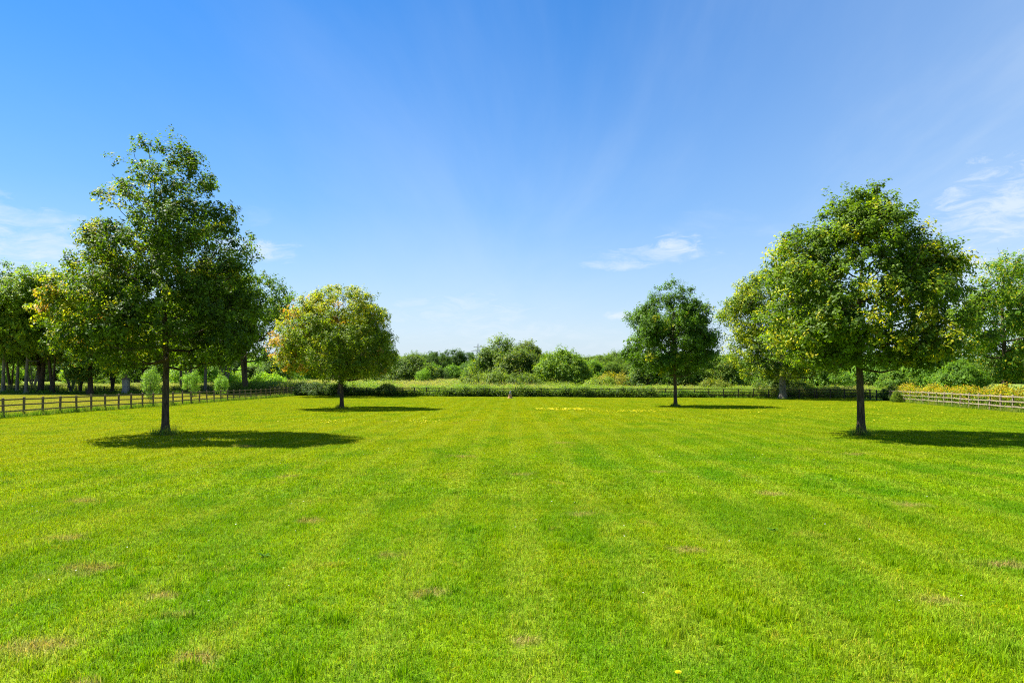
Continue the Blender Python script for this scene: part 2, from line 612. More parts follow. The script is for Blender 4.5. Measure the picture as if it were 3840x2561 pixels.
# ------------------------------------------------------------------ grass blades (geometry node scatter of turf tiles)
def grass_tile(name, size, n, hmin, hmax, wid, mat, seed, lean=0.55, tint=0.38, seg=2, straw=0.07):
    r = np.random.default_rng(seed)
    root = np.zeros((n, 3))
    # tufted: half the blades gather round tuft centres
    k = max(6, int(n / 22))
    ctr = r.uniform(-size / 2, size / 2, (k, 2))
    pick = r.integers(0, k, n)
    root[:, :2] = ctr[pick] + r.normal(0, size * 0.028, (n, 2))
    loose = r.random(n) < 0.5
    root[loose, :2] = r.uniform(-size / 2, size / 2, (int(loose.sum()), 2))
    root[:, :2] = (root[:, :2] + size / 2) % size - size / 2
    hgt = r.uniform(hmin, hmax, n) * (0.7 + 0.6 * r.random(k))[pick]
    wd = wid * r.uniform(0.6, 1.3, n)
    az_ = r.uniform(0, 2 * math.pi, n)
    ln = np.abs(r.normal(0, lean, n)) + 0.08
    d = np.stack([np.cos(az_), np.sin(az_), 0 * az_], 1)
    side = np.stack([-np.sin(az_), np.cos(az_), 0 * az_], 1)
    turn = r.uniform(-0.9, 0.9, n)
    side = side * np.cos(turn)[:, None] + d * np.sin(turn)[:, None]
    up = np.array([0, 0, 1.0])
    p1 = root + up * (hgt * 0.55)[:, None] + d * (hgt * ln * 0.30)[:, None]
    p2 = root + up * (hgt * (1.0 - 0.18 * np.minimum(ln, 1.5)))[:, None] + d * (hgt * ln * 0.95)[:, None]
    root = root - up * 0.01
    hw = (side * wd[:, None]) / 2
    v = np.stack([root - hw, root + hw, p1 + hw * .85, p1 - hw * .85, p2 + hw * .12, p2 - hw * .12], 1).reshape(-1, 3)
    b = np.arange(n)[:, None] * 6
    q = np.concatenate([b + np.array([[0, 1, 2, 3]]), b + np.array([[3, 2, 4, 5]])])
    br = (1 + r.normal(0, tint, n)).clip(0.45, 1.7)
    tc_ = np.stack([br * (1 + r.normal(0, .10, n)), br, br * (1 + r.normal(0, .2, n))], 1)
    s = r.random(n) < straw
    tc_[s] = np.array([2.3, 1.35, 4.0]) * r.uniform(.7, 1.2, (int(s.sum()), 1))
    c = np.repeat(tc_.clip(0.1, 4), 6, 0)
    return mesh_np(name, v, q, mat, c)


def scatter(name, pts, meshes, idx, rotz, scl, kind='stuff', label=None):
    """one object: points with an instanced mesh on each"""
    coll = bpy.data.collections.new(name + '_source')
    for i, me in enumerate(meshes):
        o = bpy.data.objects.new('%s_source_%02d' % (name, i), me)
        coll.objects.link(o)
    me = bpy.data.meshes.new(name)
    n = len(pts)
    me.vertices.add(n)
    me.vertices.foreach_set('co', np.asarray(pts, np.float32).ravel())
    a = me.attributes.new('idx', 'INT', 'POINT')
    a.data.foreach_set('value', np.asarray(idx, np.int32))
    a = me.attributes.new('rot', 'FLOAT_VECTOR', 'POINT')
    rv = np.zeros((n, 3), np.float32)
    rv[:, 2] = rotz
    a.data.foreach_set('vector', rv.ravel())
    a = me.attributes.new('scl', 'FLOAT_VECTOR', 'POINT')
    s = np.asarray(scl, np.float32)
    if s.ndim == 1:
        s = np.repeat(s[:, None], 3, 1)
    a.data.foreach_set('vector', s.ravel())
    o = link(name, me)
    g = bpy.data.node_groups.new(name + '_scatter', 'GeometryNodeTree')
    g.interface.new_socket('Geometry', in_out='INPUT', socket_type='NodeSocketGeometry')
    g.interface.new_socket('Geometry', in_out='OUTPUT', socket_type='NodeSocketGeometry')
    gi_ = g.nodes.new('NodeGroupInput')
    go = g.nodes.new('NodeGroupOutput')
    ci = g.nodes.new('GeometryNodeCollectionInfo')
    ci.inputs['Collection'].default_value = coll
    ci.inputs['Separate Children'].default_value = True
    ci.inputs['Reset Children'].default_value = True
    iop = g.nodes.new('GeometryNodeInstanceOnPoints')
    iop.inputs['Pick Instance'].default_value = True

    def attr(nm, ty):
        q = g.nodes.new('GeometryNodeInputNamedAttribute')
        q.data_type = ty
        q.inputs['Name'].default_value = nm
        return q.outputs['Attribute']
    g.links.new(gi_.outputs[0], iop.inputs['Points'])
    g.links.new(ci.outputs[0], iop.inputs['Instance'])
    g.links.new(attr('idx', 'INT'), iop.inputs['Instance Index'])
    e2r = g.nodes.new('FunctionNodeEulerToRotation')
    g.links.new(attr('rot', 'FLOAT_VECTOR'), e2r.inputs[0])
    g.links.new(e2r.outputs[0], iop.inputs['Rotation'])
    g.links.new(attr('scl', 'FLOAT_VECTOR'), iop.inputs['Scale'])
    g.links.new(iop.outputs[0], go.inputs[0])
    md = o.modifiers.new('scatter', 'NODES')
    md.node_group = g
    tag(o, label, None, None, kind)
    return o


NEAR = [grass_tile('near_turf_%d' % i, 1.0, 5600, .020, .062, .0052, M_BLADE, 10 + i, lean=.8, straw=.06) for i in range(4)]
MID = [grass_tile('mid_turf_%d' % i, 1.0, 2600, .020, .060, .0088, M_BLADE, 20 + i, lean=.75, tint=.33, straw=.04) for i in range(4)]
FAR = [grass_tile('far_turf_%d' % i, 2.0, 3000, .022, .055, .020, M_BLADE, 30 + i, tint=.2, straw=.02) for i in range(4)]
TILES = NEAR + MID + FAR
FENCE_Y = lambda x: 103.0 - 15.0 * (x + 31.0) / 68.0     # line of the far fence
pts, idx = [], []
for y in np.arange(3.5, 38, 1.0):
    half = 0.80 * y + 4
    for x in np.arange(-math.ceil(half), math.ceil(half) + .1, 1.0):
        if x < -30:
            continue
        pts.append((x, y, gz(x, y)))
        idx.append(random.randrange(4) + (0 if y < 14 else 4))
for y in np.arange(38.5, 104, 2.0):
    half = 0.80 * y + 4
    for x in np.arange(-2 * math.ceil(half / 2), half, 2.0):
        if x > 41.5 or y > FENCE_Y(min(x, 37)) + 1.5 or x < -30:
            continue
        pts.append((x, y, gz(x, y)))
        idx.append(8 + random.randrange(4))
n = len(pts)
scatter('lawn_grass', pts, TILES, idx, rng.integers(0, 4, n) * (math.pi / 2), np.ones(n), label='short mown green lawn grass with drier straw patches')
pts, idx = [], []
for y in np.arange(38.5, 126, 2.0):
    for x in np.arange(-112, -30, 2.0):
        if x < -0.82 * y - 6:
            continue
        pts.append((x, y, gz(x, y)))
        idx.append(random.randrange(4))
n = len(pts)
scatter('paddock_grass', pts, FAR, idx, rng.integers(0, 4, n) * (math.pi / 2), np.ones(n), label='yellowish mown grass in the paddock beyond the left fence')


# ------------------------------------------------------------------ trees
def wobble(p, seed, freq=1.0):
    r = np.random.default_rng(seed)
    out = np.zeros(len(p))
    for i in range(7):
        k = r.normal(0, 1, 3)
        k *= freq * (1.0 + i * 0.55) / (np.linalg.norm(k) + 1e-6)
        out += np.sin(p @ k + r.uniform(0, 6.28)) / (1 + 0.35 * i)
    return out / 3.2


def leaves(cent, out_dir, length, width, r, tilt=0.8):
    n = len(cent)
    nrm = r.normal(0, 1, (n, 3)) * tilt * .55 + np.array([0, 0, 0.70]) + out_dir * 0.42
    nrm /= np.linalg.norm(nrm, axis=1, keepdims=True)
    a = r.normal(0, 1, (n, 3))
    a -= nrm * (a * nrm).sum(1, keepdims=True)
    a /= np.linalg.norm(a, axis=1, keepdims=True) + 1e-9
    b = np.cross(nrm, a)
    s = r.uniform(0.65, 1.35, (n, 1))
    L = length * s
    W = width * s
    fold = nrm * (W * r.uniform(0.0, 0.35, (n, 1)))
    v = np.stack([cent - a * L * .5, cent + b * W * .5 + fold + a * L * .08, cent + a * L * .5, cent - b * W * .5 + fold + a * L * .08], 1).reshape(-1, 3)
    q = np.arange(n * 4).reshape(n, 4)
    return v, q


def grow_tree(seed, prof, trunk_r, base_h, colfn, n_prim=22, n_att=300, n_clu=900, m_leaf=38, leaf=(.13, .08), spread=.26,
              shell=(.35, 1.0), lump=.25, lump_f=0.8, stems=1, trunk_top=.9, jag=.14, droop=0.0, tilt=.8, sides=9, stem_spread=0.2, thin_top=0.0, tips=7, lobe_up=.72, lobe_clip=1.03, rosette=.36, twigs=False, lobes=None,
              wood_mat=None, name='tree', gravity=1.0):
    """prof: rows of (height, radius on the -x side, radius on the +x side)"""
    r = np.random.default_rng(seed)
    prof = np.array(prof, float)
    prof[:, 0] -= .03 * prof[:, 0].max() * ((prof[:, 0] / prof[:, 0].max()) ** 3)
    H = prof[:, 0].max()
    order = np.argsort(prof[:, 0])
    ph, pl, pr = prof[order].T

    def rad(h, az_):
        a = np.interp(h, ph, pl)
        b = np.interp(h, ph, pr)
        c = np.cos(az_)
        side = (a + b) / 2 + (b - a) / 2 * c
        q = np.stack([np.cos(az_) * 1.3, np.sin(az_) * 1.3, h * 2.2 / max(1.0, H / 5)], -1)
        return side * (1 + jag * (wobble(q, seed + 5, 1.6) + .6 * wobble(q * 2.7, seed + 6, 1.6)))
    wood_v, wood_f, nw = [], [], 0
    tr_v, tr_f, nt_ = [], [], 0
    nodes, nrad = [], []

    def put(p, rr, s, trunk=False):
        nonlocal nw, nt_
        v, f = tube_arrays(p, rr, s)
        if trunk:
            tr_v.append(v)
            tr_f.append(f + nt_)
            nt_ += len(v)
        else:
            wood_v.append(v)
            wood_f.append(f + nw)
            nw += len(v)
    # trunk / stems
    stem_paths = []
    for s in range(stems):
        az_ = s * 2.4 + r.uniform(0, 1)
        tilt_s = 0.0 if stems == 1 else r.uniform(.5, 1.0) * stem_spread
        top = H * trunk_top * (1.0 if s == 0 else r.uniform(.7, .95))
        k = 18
        hh = np.concatenate([[-.15, 0.0, .10, .25, .5], np.linspace(1.0, top, k - 5)])
        u = (hh / H).clip(0)
        off = np.stack([np.cos(az_) * tilt_s * hh.clip(0), np.sin(az_) * tilt_s * hh.clip(0), hh], 1)
        wig = np.stack([np.sin(u * 5 + seed) - math.sin(seed), np.cos(u * 6 + seed * 1.3) - math.cos(seed * 1.3)], 1) * (0.022 * H * u[:, None] * (1 if stems == 1 else 1.4))
        off[:, :2] += wig
        r0 = trunk_r * (1 if s == 0 else r.uniform(.55, .85))
        rr = r0 * (1 - .93 * (hh.clip(0) / top) ** 1.0) + r0 * .62 * np.exp(-hh.clip(0) / (0.10 + trunk_r * .7))
        rr = np.maximum(rr, .015)
        put(off, rr, sides, True)
        stem_paths.append((off, rr))
        for p, q in zip(off, rr):
            if p[2] > base_h * .8:
                nodes.append(p)
                nrad.append(q)

    def at_stem(path, h):
        o, rr = path
        return np.array([np.interp(h, o[:, 2], o[:, 0]), np.interp(h, o[:, 2], o[:, 1]), h]), float(np.interp(h, o[:, 2], rr))
    # primaries
    for i in range(n_prim):
        path = stem_paths[i % len(stem_paths)]
        u = (i + r.uniform(.1, .9)) / n_prim
        top = path[0][-1, 2]
        h0 = base_h + (top * .96 - base_h) * u ** 1.15
        p0, r0 = at_stem(path, h0)
        az_ = i * 2.39996 + r.uniform(-.4, .4)
        e = R(4 + 58 * u ** 1.2) + r.uniform(-.12, .12)
        d = np.array([math.cos(az_) * math.cos(e), math.sin(az_) * math.cos(e), math.sin(e)])
        t = 0.3
        while t < 14:
            q = p0 + d * t
            if q[2] > H or math.hypot(q[0], q[1]) > rad(np.array([q[2]]), np.array([math.atan2(q[1], q[0])]))[0] * .88:
                break
            t += .15
        k = 8
        tt = np.linspace(0, 1, k)
        pts_ = p0 + d * (tt * t)[:, None]
        pts_[:, 2] += (-.10 + .0) * t * np.sin(tt * math.pi) + .10 * t * tt ** 2 * (1 - droop * 3)
        pts_ += r.normal(0, .035 * t, (k, 3)) * (tt * (1 - .4 * tt))[:, None]
        pts_[0] = p0
        rs = np.maximum(min(r0 * .62, .03 + .018 * t) * (1 - .85 * tt), .009)
        put(pts_, rs, 6)
        for p, q in zip(pts_[1:], rs[1:]):
            nodes.append(p)
            nrad.append(q)
    # attractors in the crown volume

    def sample(n, lo, hi):
        got = []
        tot = 0
        hlo = ph[0]
        while tot < n:
            m = n * 4
            h = r.uniform(hlo, H, m)
            az_ = r.uniform(0, 2 * math.pi, m)
            RR = rad(h, az_)
            keep = r.random(m) < (RR / RR.max()) ** 1.3 + .04
            f = np.sqrt(r.uniform(lo ** 2, hi ** 2, m))
            p = np.stack([np.cos(az_) * f * RR, np.sin(az_) * f * RR, h], 1)
            keep &= (wobble(p, seed + 9, lump_f) > -lump + r.normal(0, .22, m) - .25)
            if thin_top:
                keep &= ~((h > H * .55) & (f < .62) & (r.random(m) < thin_top))
            got.append(p[keep])
            tot += int(keep.sum())
        return np.concatenate(got)[:n]
    node_a = np.zeros((len(nodes) + n_att * 4 + n_clu * 2 + 8, 3))
    rad_a = np.zeros(len(node_a))
    cnt = len(nodes)
    node_a[:cnt] = np.array(nodes)
    rad_a[:cnt] = np.array(nrad)

    def reach(target, segs, rmax, rmin, s, keep=True):
        nonlocal cnt
        dv = node_a[:cnt] - target
        dist = np.sqrt((dv ** 2).sum(1))
        rn = np.hypot(node_a[:cnt, 0], node_a[:cnt, 1])
        ra = math.hypot(target[0], target[1])
        cost = dist + 0.8 * np.maximum(0, rn - ra) + .5 * np.maximum(0, node_a[:cnt, 2] - target[2] + .1 * gravity)
        j = int(np.argmin(cost))
        p0 = node_a[j].copy()
        L = dist[j]
        tt = np.linspace(0, 1, segs)
        pts_ = p0 + (target - p0) * tt[:, None]
        pts_[:, 2] += -.10 * L * np.sin(tt * math.pi)
        pts_ += r.normal(0, .045 * L, (segs, 3)) * (tt * (1 - tt) * 2.5)[:, None]
        r1 = min(rad_a[j] * .8, rmax)
        rs = np.maximum(r1 * (1 - .75 * tt), rmin)
        put(pts_, rs, s)
        if keep:
            kk = segs - 1
            node_a[cnt:cnt + kk] = pts_[1:]
            rad_a[cnt:cnt + kk] = rs[1:]
            cnt += kk
        return pts_
    A = sample(n_att, .3, .76)
    A = A[np.argsort(np.hypot(A[:, 0], A[:, 1]))]
    for a in A:
        reach(a, 4, .03, .006, 4)
    B = sample(n_clu, *shell)
    if lobes:
        nl, sg, frac = lobes
        LC = sample(nl, .5, .93)
        m = int(n_clu * frac)
        pick = r.integers(0, nl, m * 4)
        o3 = r.normal(0, 1, (m * 4, 3))
        o3 *= np.minimum(1, 1.5 / (np.linalg.norm(o3, axis=1, keepdims=True) + 1e-6)) * np.array([1, 1, lobe_up]) * sg
        Q = LC[pick] + o3 * r.uniform(.75, 1.25, nl)[pick][:, None]
        RQ = rad(Q[:, 2], np.arctan2(Q[:, 1], Q[:, 0]))
        Q = Q[(np.hypot(Q[:, 0], Q[:, 1]) < RQ * lobe_clip + .05) & (Q[:, 2] > ph[0])]
        B = np.concatenate([Q[:m], B[:n_clu - min(m, len(Q))]])
        n_clu = len(B)
    cl, cid = [], []
    for i, b in enumerate(B):
        path = reach(b, 3, .010, .0035, 3, False)
        k = max(3, int(r.normal(tips, 1.6)))
        sz = spread * r.uniform(.65, 1.3)
        off = r.normal(0, 1, (k, 3)) * np.array([1, 1, .75])
        off *= np.minimum(1, 1.7 / (np.linalg.norm(off, axis=1, keepdims=True) + 1e-6)) * sz
        off[0] *= .2
        tip = b + off
        if twigs:
            for q in tip[1:]:
                put(np.array([path[1] + (path[2] - path[1]) * r.uniform(.2, 1.0), q]), np.array([.0045, .0025]), 3)
        mm = max(3, int(r.normal(m_leaf, m_leaf * .25)))
        lo = r.normal(0, 1, (k * mm, 3))
        lo *= np.minimum(1, 1.8 / (np.linalg.norm(lo, axis=1, keepdims=True) + 1e-6)) * sz * rosette
        c = np.repeat(tip, mm, 0) + lo
        c[:, 2] -= droop * r.random(len(c)) * 1.5
        cl.append(c)
        cid.append(np.full(len(c), i))
    C = np.concatenate(cl)
    cid = np.concatenate(cid)
    ctr = np.array([0, 0, ph.mean()])
    od = C - ctr
    od /= np.linalg.norm(od, axis=1, keepdims=True) + 1e-9
    ol = C - B[cid]
    ol /= np.linalg.norm(ol, axis=1, keepdims=True) + 1e-9
    od = od * .8 + ol * 1.3
    v, q = leaves(C, od, leaf[0], leaf[1], r, tilt)
    cr = r.random(n_clu)[cid]
    c3 = colfn(C, B[cid], cr, r.random(len(C)), r)
    crown = mesh_np(name + '_crown', v, q, M_LEAF, np.repeat(c3, 4, 0))
    wmt = wood_mat or M_BARK
    tv, tf = np.concatenate(tr_v), np.concatenate(tr_f)
    # bark ridges on the trunk: uneven rings
    trunk = mesh_np(name + '_trunk', tv + r.normal(0, trunk_r * .025, tv.shape), tf, wmt, None, True)
    branches = mesh_np(name + '_branches', np.concatenate(wood_v), np.concatenate(wood_f), wmt, None, True)
    return trunk, branches, crown


def place_tree(name, parts, loc, label, cat, group=None, rz=0.0, scale=1.0, tint=(1, 1, 1)):
    e = empty(name, (loc[0], loc[1], gz(loc[0], loc[1]) if len(loc) < 3 else loc[2]), rz)
    e.scale = (scale,) * 3 if isinstance(scale, (int, float)) else scale
    tag(e, label, cat, group)
    for nm, me in zip(('trunk', 'branches', 'crown'), parts):
        o = link(nm, me, e)
        o.color = (*tint, 1)
    return e


def lerp(a, b, t):
    a = np.asarray(a, float)
    b = np.asarray(b, float)
    return a + (b - a) * np.asarray(t)[:, None]


G_DARK = (.024, .060, .006)
G_MID = (.065, .135, .008)
G_BRIGHT = (.125, .205, .009)
YEL = (.42, .36, .020)
ORA = (.44, .27, .040)
RUST = (.34, .15, .04)


def oak_colour(left=0.0, yel=.06, ora=.01, top_yel=0.0, patch=.0, base=(G_DARK, G_BRIGHT), H=12.0, seed=3, xr=4.0, ora_left=0.0, ycol=YEL):
    def f(C, B, cr, lr, r):
        t = (cr * .75 + lr * .35) - .05
        c = lerp(base[0], base[1], t.clip(0, 1))
        nb = wobble(B, seed, 1.1)
        xl = (-B[:, 0] / xr).clip(-1, 1.2)
        py = yel + left * ((xl - .25).clip(0) * 1.6) + top_yel * ((B[:, 2] / H - .62).clip(0) * 3.0) + patch * (nb > .38)
        cr2 = (cr * 7.31) % 1.0
        is_y = r.random(len(C)) < np.where(cr2 < py, .78, .10 * py)
        c[is_y] = lerp(ycol, (.24, .32, .015), r.random(int(is_y.sum())))
        po = ora + ora_left * ((xl - .35).clip(0) * 1.5)
        cr3 = (cr * 23.7) % 1.0
        is_o = r.random(len(C)) < np.where(cr3 < po, .75, .08 * po)
        c[is_o] = lerp(ORA, RUST, r.random(int(is_o.sum())) ** 2.5)
        return c * (0.85 + .3 * lr[:, None])
    return f


T1 = [(12.45, .35, .5), (12.0, 1.2, 1.1), (11.5, 1.7, 1.35), (10.8, 1.85, 2.1), (9.5, 2.4, 2.8), (8.4, 2.95, 3.3), (7.2, 3.55, 3.5), (5.75, 4.3, 3.6), (4.7, 4.4, 3.6),
      (3.8, 4.1, 3.5), (3.2, 3.4, 3.0), (2.8, 1.9, 1.7)]
T2 = [(9.95, .8, 1.0), (9.4, 2.6, 2.4), (8.4, 3.6, 2.9), (7.2, 4.7, 3.7), (5.5, 5.7, 4.2), (4.1, 5.9, 4.35), (3.1, 4.8, 3.9), (2.4, 2.4, 2.2)]
T3 = [(11.2, .5, .7), (10.5, 1.4, 1.4), (9.1, 2.8, 2.4), (8.0, 3.5, 2.8), (6.5, 4.2, 3.5), (5.0, 4.45, 3.7), (3.6, 3.7, 3.3), (2.7, 1.6, 1.6)]
T4 = [(10.45, .4, .6), (9.9, 1.2, 1.3), (9.0, 1.95, 2.2), (8.1, 2.75, 2.6), (7.3, 3.45, 3.6), (6.5, 3.75, 4.2), (5.4, 3.8, 4.8), (4.3, 3.9, 5.0), (3.4, 3.4, 4.2), (2.8, 1.6, 2.2)]
T5 = [(16.3, 1.2, 1.5), (15.4, 3.6, 3.4), (14.2, 5.3, 5.0), (12.4, 6.6, 6.4), (9.3, 7.5, 7.8), (6.1, 7.4, 8.4), (4.0, 6.6, 7.4), (2.6, 4.2, 4.5)]
T2B = [(11.6, 1.2, 1.4), (10.4, 4.4, 4.2), (8.6, 6.4, 6.4), (6.2, 7.6, 7.8), (4.2, 7.4, 7.8), (2.8, 5.0, 5.5)]

place_tree('oak_tree', grow_tree(101, T1, .155, 2.75, oak_colour(left=.52, yel=.03, ora=.006, patch=.06, H=12.4, xr=4.6, ora_left=.20), 26, 330, 1300, 14, (.12, .072), .26, twigs=True,
                                 thin_top=.4, lobes=(70, .58, .66), name='oak', jag=.09), (-14.3, 29.7),
           'tall oak nearest on the left, its left side turning yellow and orange', 'tree', 'oaks standing on the lawn')
place_tree('oak_tree', grow_tree(104, T4, .172, 2.7, oak_colour(left=.05, yel=.06, ora=.0, patch=.46, H=10.2, xr=4.5, base=(G_DARK, (.15, .24, .011))), 26, 330, 1150, 14, (.125, .078), .27, twigs=True,
                                 lobes=(52, .66, .74), name='oak', jag=.17, shell=(.4, 1.0)), (14.4, 29.7),
           'broad green oak nearest on the right, flecked with bright yellow sprays', 'tree', 'oaks standing on the lawn')
place_tree('oak_tree', grow_tree(102, T2, .165, 2.3, oak_colour(left=.22, yel=.10, ora=.01, top_yel=.70, H=9.95, xr=5.6, ora_left=.50, base=((.055, .11, .008), (.19, .26, .013))), 26, 320, 1050, 12, (.15, .09), .33, twigs=True,
                                 lobes=(60, .75, .62), name='oak', jag=.09), (-13.6, 57.5),
           'round golden crowned oak with an orange left side on mid lawn', 'tree', 'oaks standing on the lawn')
place_tree('oak_tree', grow_tree(103, T3, .165, 2.6, oak_colour(left=.02, yel=.008, ora=.0, H=11.2, xr=4.4, base=((.026, .070, .006), (.11, .21, .010))), 26, 300, 1050, 13, (.15, .09), .32, twigs=True,
                                 lobes=(44, .66, .80), name='oak', jag=.14), (14.1, 62.1),
           'dark green slim trunked oak right of centre on mid lawn', 'tree', 'oaks standing on the lawn')
place_tree('oak_tree', grow_tree(105, T5, .42, 2.6, oak_colour(left=.35, yel=.20, ora=.004, patch=.25, H=16, xr=7.5, base=((.028, .070, .007), (.11, .18, .011)), ycol=(.32, .32, .015)), 28, 340, 1100, 12, (.22, .14), .50,
                                 lobes=(60, 1.1, .7), name='oak', jag=.14, wood_mat=M_BARKG), (32.7, 87.0),
           'large thick trunked yellow green oak against the far fence on the right', 'tree', 'oaks standing on the lawn')
place_tree('oak_tree', grow_tree(106, T2B, .34, 2.6, oak_colour(left=.0, yel=.04, ora=.004, H=11, xr=7.5, base=((.04, .10, .014), (.10, .19, .016))), 26, 300, 900, 11, (.22, .14), .50,
                                 lobes=(55, 1.0, .7), name='oak', jag=.14), (-23.4, 98.0),
           'shaded oak by the far fence half hidden behind the golden oak', 'tree', 'oaks standing on the lawn')

# ---- woodland tree and bush variants (shared meshes)
def green(a, b, yel=0.0, seed=1, ycol=YEL):
    def f(C, B, cr, lr, r):
        c = lerp(a, b, (cr * .6 + lr * .5).clip(0, 1))
        y = r.random(len(C)) < yel * (.4 + 1.4 * cr)
        c[y] = np.array(ycol) * r.uniform(.7, 1.1, (int(y.sum()), 1))
        return c * (.8 + .4 * lr[:, None])
    return f


WA = [(20.5, 1.0, 1.2), (18.8, 3.6, 3.2), (16, 5.4, 4.8), (12.5, 6.3, 5.9), (9.5, 6.6, 6.2), (7.6, 5.4, 5.6), (6.2, 3.0, 3.2)]
WB = [(19.0, .8, .8), (17, 2.8, 3.0), (14, 4.2, 4.6), (10.5, 5.3, 5.5), (8.2, 5.6, 5.8), (6.4, 4.4, 4.2), (5.2, 2, 2)]
WC = [(17.5, 1.2, 1.6), (16, 4.6, 5.0), (13, 7.0, 7.2), (9.8, 8.2, 8.2), (7.4, 8.0, 7.6), (5.6, 6.0, 5.5), (4.6, 3, 3)]
WD = [(18.5, 1.0, .9), (16.8, 3.4, 3.8), (14, 4.8, 5.2), (10, 5.6, 6.0), (6.5, 5.4, 5.8), (3.6, 4.4, 4.6), (2.2, 2.0, 2.4)]
wood_cols = green((.035, .085, .010), (.145, .23, .016), .04)
VAR = {
    'tall': grow_tree(201, WA, .28, 5.0, wood_cols, 24, 260, 495, 10, (.28, .19), .62, lobes=(38, 1.15, .82), name='woodland', wood_mat=M_BARKG, jag=.2, lump=.12, lump_f=.5),
    'slim': grow_tree(202, WB, .26, 4.0, wood_cols, 22, 240, 440, 10, (.28, .19), .62, lobes=(38, 1.15, .82), name='woodland', wood_mat=M_BARK, jag=.22, lump=.12, lump_f=.5, stems=2, stem_spread=.16),
    'wide': grow_tree(203, WC, .42, 3.0, wood_cols, 26, 280, 550, 10, (.28, .19), .62, lobes=(38, 1.15, .82), name='woodland', wood_mat=M_BARK, jag=.2, lump=.12, lump_f=.5, stems=2, stem_spread=.22),
    'multi': grow_tree(204, WB, .24, 4.6, wood_cols, 24, 240, 440, 10, (.28, .19), .62, lobes=(38, 1.15, .82), name='woodland', wood_mat=M_BARKG, jag=.22, lump=.12, lump_f=.5, stems=5, stem_spread=.42),
    'park': grow_tree(205, WD, .42, 2.6, green((.045, .11, .014), (.12, .21, .02), .10), 26, 280, 550, 10, (.28, .19), .62, lobes=(42, 1.05, .8), name='parkland', wood_mat=M_BARK, jag=.2, lump=.10, lump_f=.6),
}
DOME = [(6.0, .8, .8), (5.4, 2.2, 2.1), (4.3, 3.4, 3.3), (3.0, 4.0, 4.0), (1.6, 4.1, 4.1), (.5, 3.7, 3.7), (.1, 3.2, 3.2)]
WILL = [(8.0, .5, .6), (7.2, 1.6, 1.5), (6, 2.6, 2.8), (4.4, 3.5, 3.6), (2.8, 4.0, 4.2), (1.3, 4.0, 4.0), (.2, 3.2, 3.2)]
MOUND = [(3.0, .9, .8), (2.6, 2.0, 2.0), (1.9, 2.9, 2.8), (1.0, 3.3, 3.3), (.15, 3.2, 3.2)]
SPRAY = [(3.1, .5, .4), (2.7, .95, .9), (2.2, 1.2, 1.25), (1.6, 1.1, 1.1), (1.0, .75, .8), (.5, .35, .4)]
bush_cols = green((.040, .085, .012), (.16, .23, .030), .02)
VAR['dome'] = grow_tree(301, DOME, .10, .3, bush_cols, 24, 200, 620, 10, (.22, .13), .42, lobes=(24, .82, .8), name='dome_bush', stems=4, stem_spread=.5, trunk_top=.75, jag=.16, shell=(.6, 1), lump=.12)
VAR['dome2'] = grow_tree(302, DOME, .10, .3, bush_cols, 24, 200, 620, 10, (.22, .13), .42, lobes=(24, .82, .8), name='dome_bush', stems=5, stem_spread=.5, trunk_top=.75, jag=.24, shell=(.6, 1), lump=.05)
VAR['willow'] = grow_tree(303, WILL, .12, .4, bush_cols, 26, 220, 680, 10, (.25, .11), .42, lobes=(26, .85, .8), name='willow', stems=5, stem_spread=.38, trunk_top=.8, jag=.26, shell=(.5, 1), lump=.08)
VAR['willow2'] = grow_tree(304, WILL, .12, .4, bush_cols, 26, 220, 680, 10, (.25, .12), .42, lobes=(26, .85, .8), name='willow', stems=4, stem_spread=.38, trunk_top=.8, jag=.3, shell=(.5, 1), lump=.08)
VAR['mound'] = grow_tree(305, MOUND, .05, .15, bush_cols, 20, 150, 380, 8, (.15, .10), .30, name='bramble', stems=5, stem_spread=.9, trunk_top=.7, jag=.2, shell=(.6, 1), lump=.12, lump_f=1.2)
VAR['spray'] = grow_tree(306, SPRAY, .03, .25, green((.12, .20, .05), (.30, .38, .12), 0), 16, 90, 260, 5, (.11, .04), .15, rosette=.5, lobes=(15, .24, .95), lobe_up=2.6, lobe_clip=1.5, name='shrub', stems=6, stem_spread=.35, trunk_top=.8, jag=.42, shell=(.25, 1), lump=.1, tilt=1.0)


def veg(name, kind, x, y, label, cat, s=1.0, tint=(1, 1, 1), group=None, rz=None):
    return place_tree(name, VAR[kind], (x, y), label, cat, group, random.uniform(0, 6.28) if rz is None else rz, s, tint)


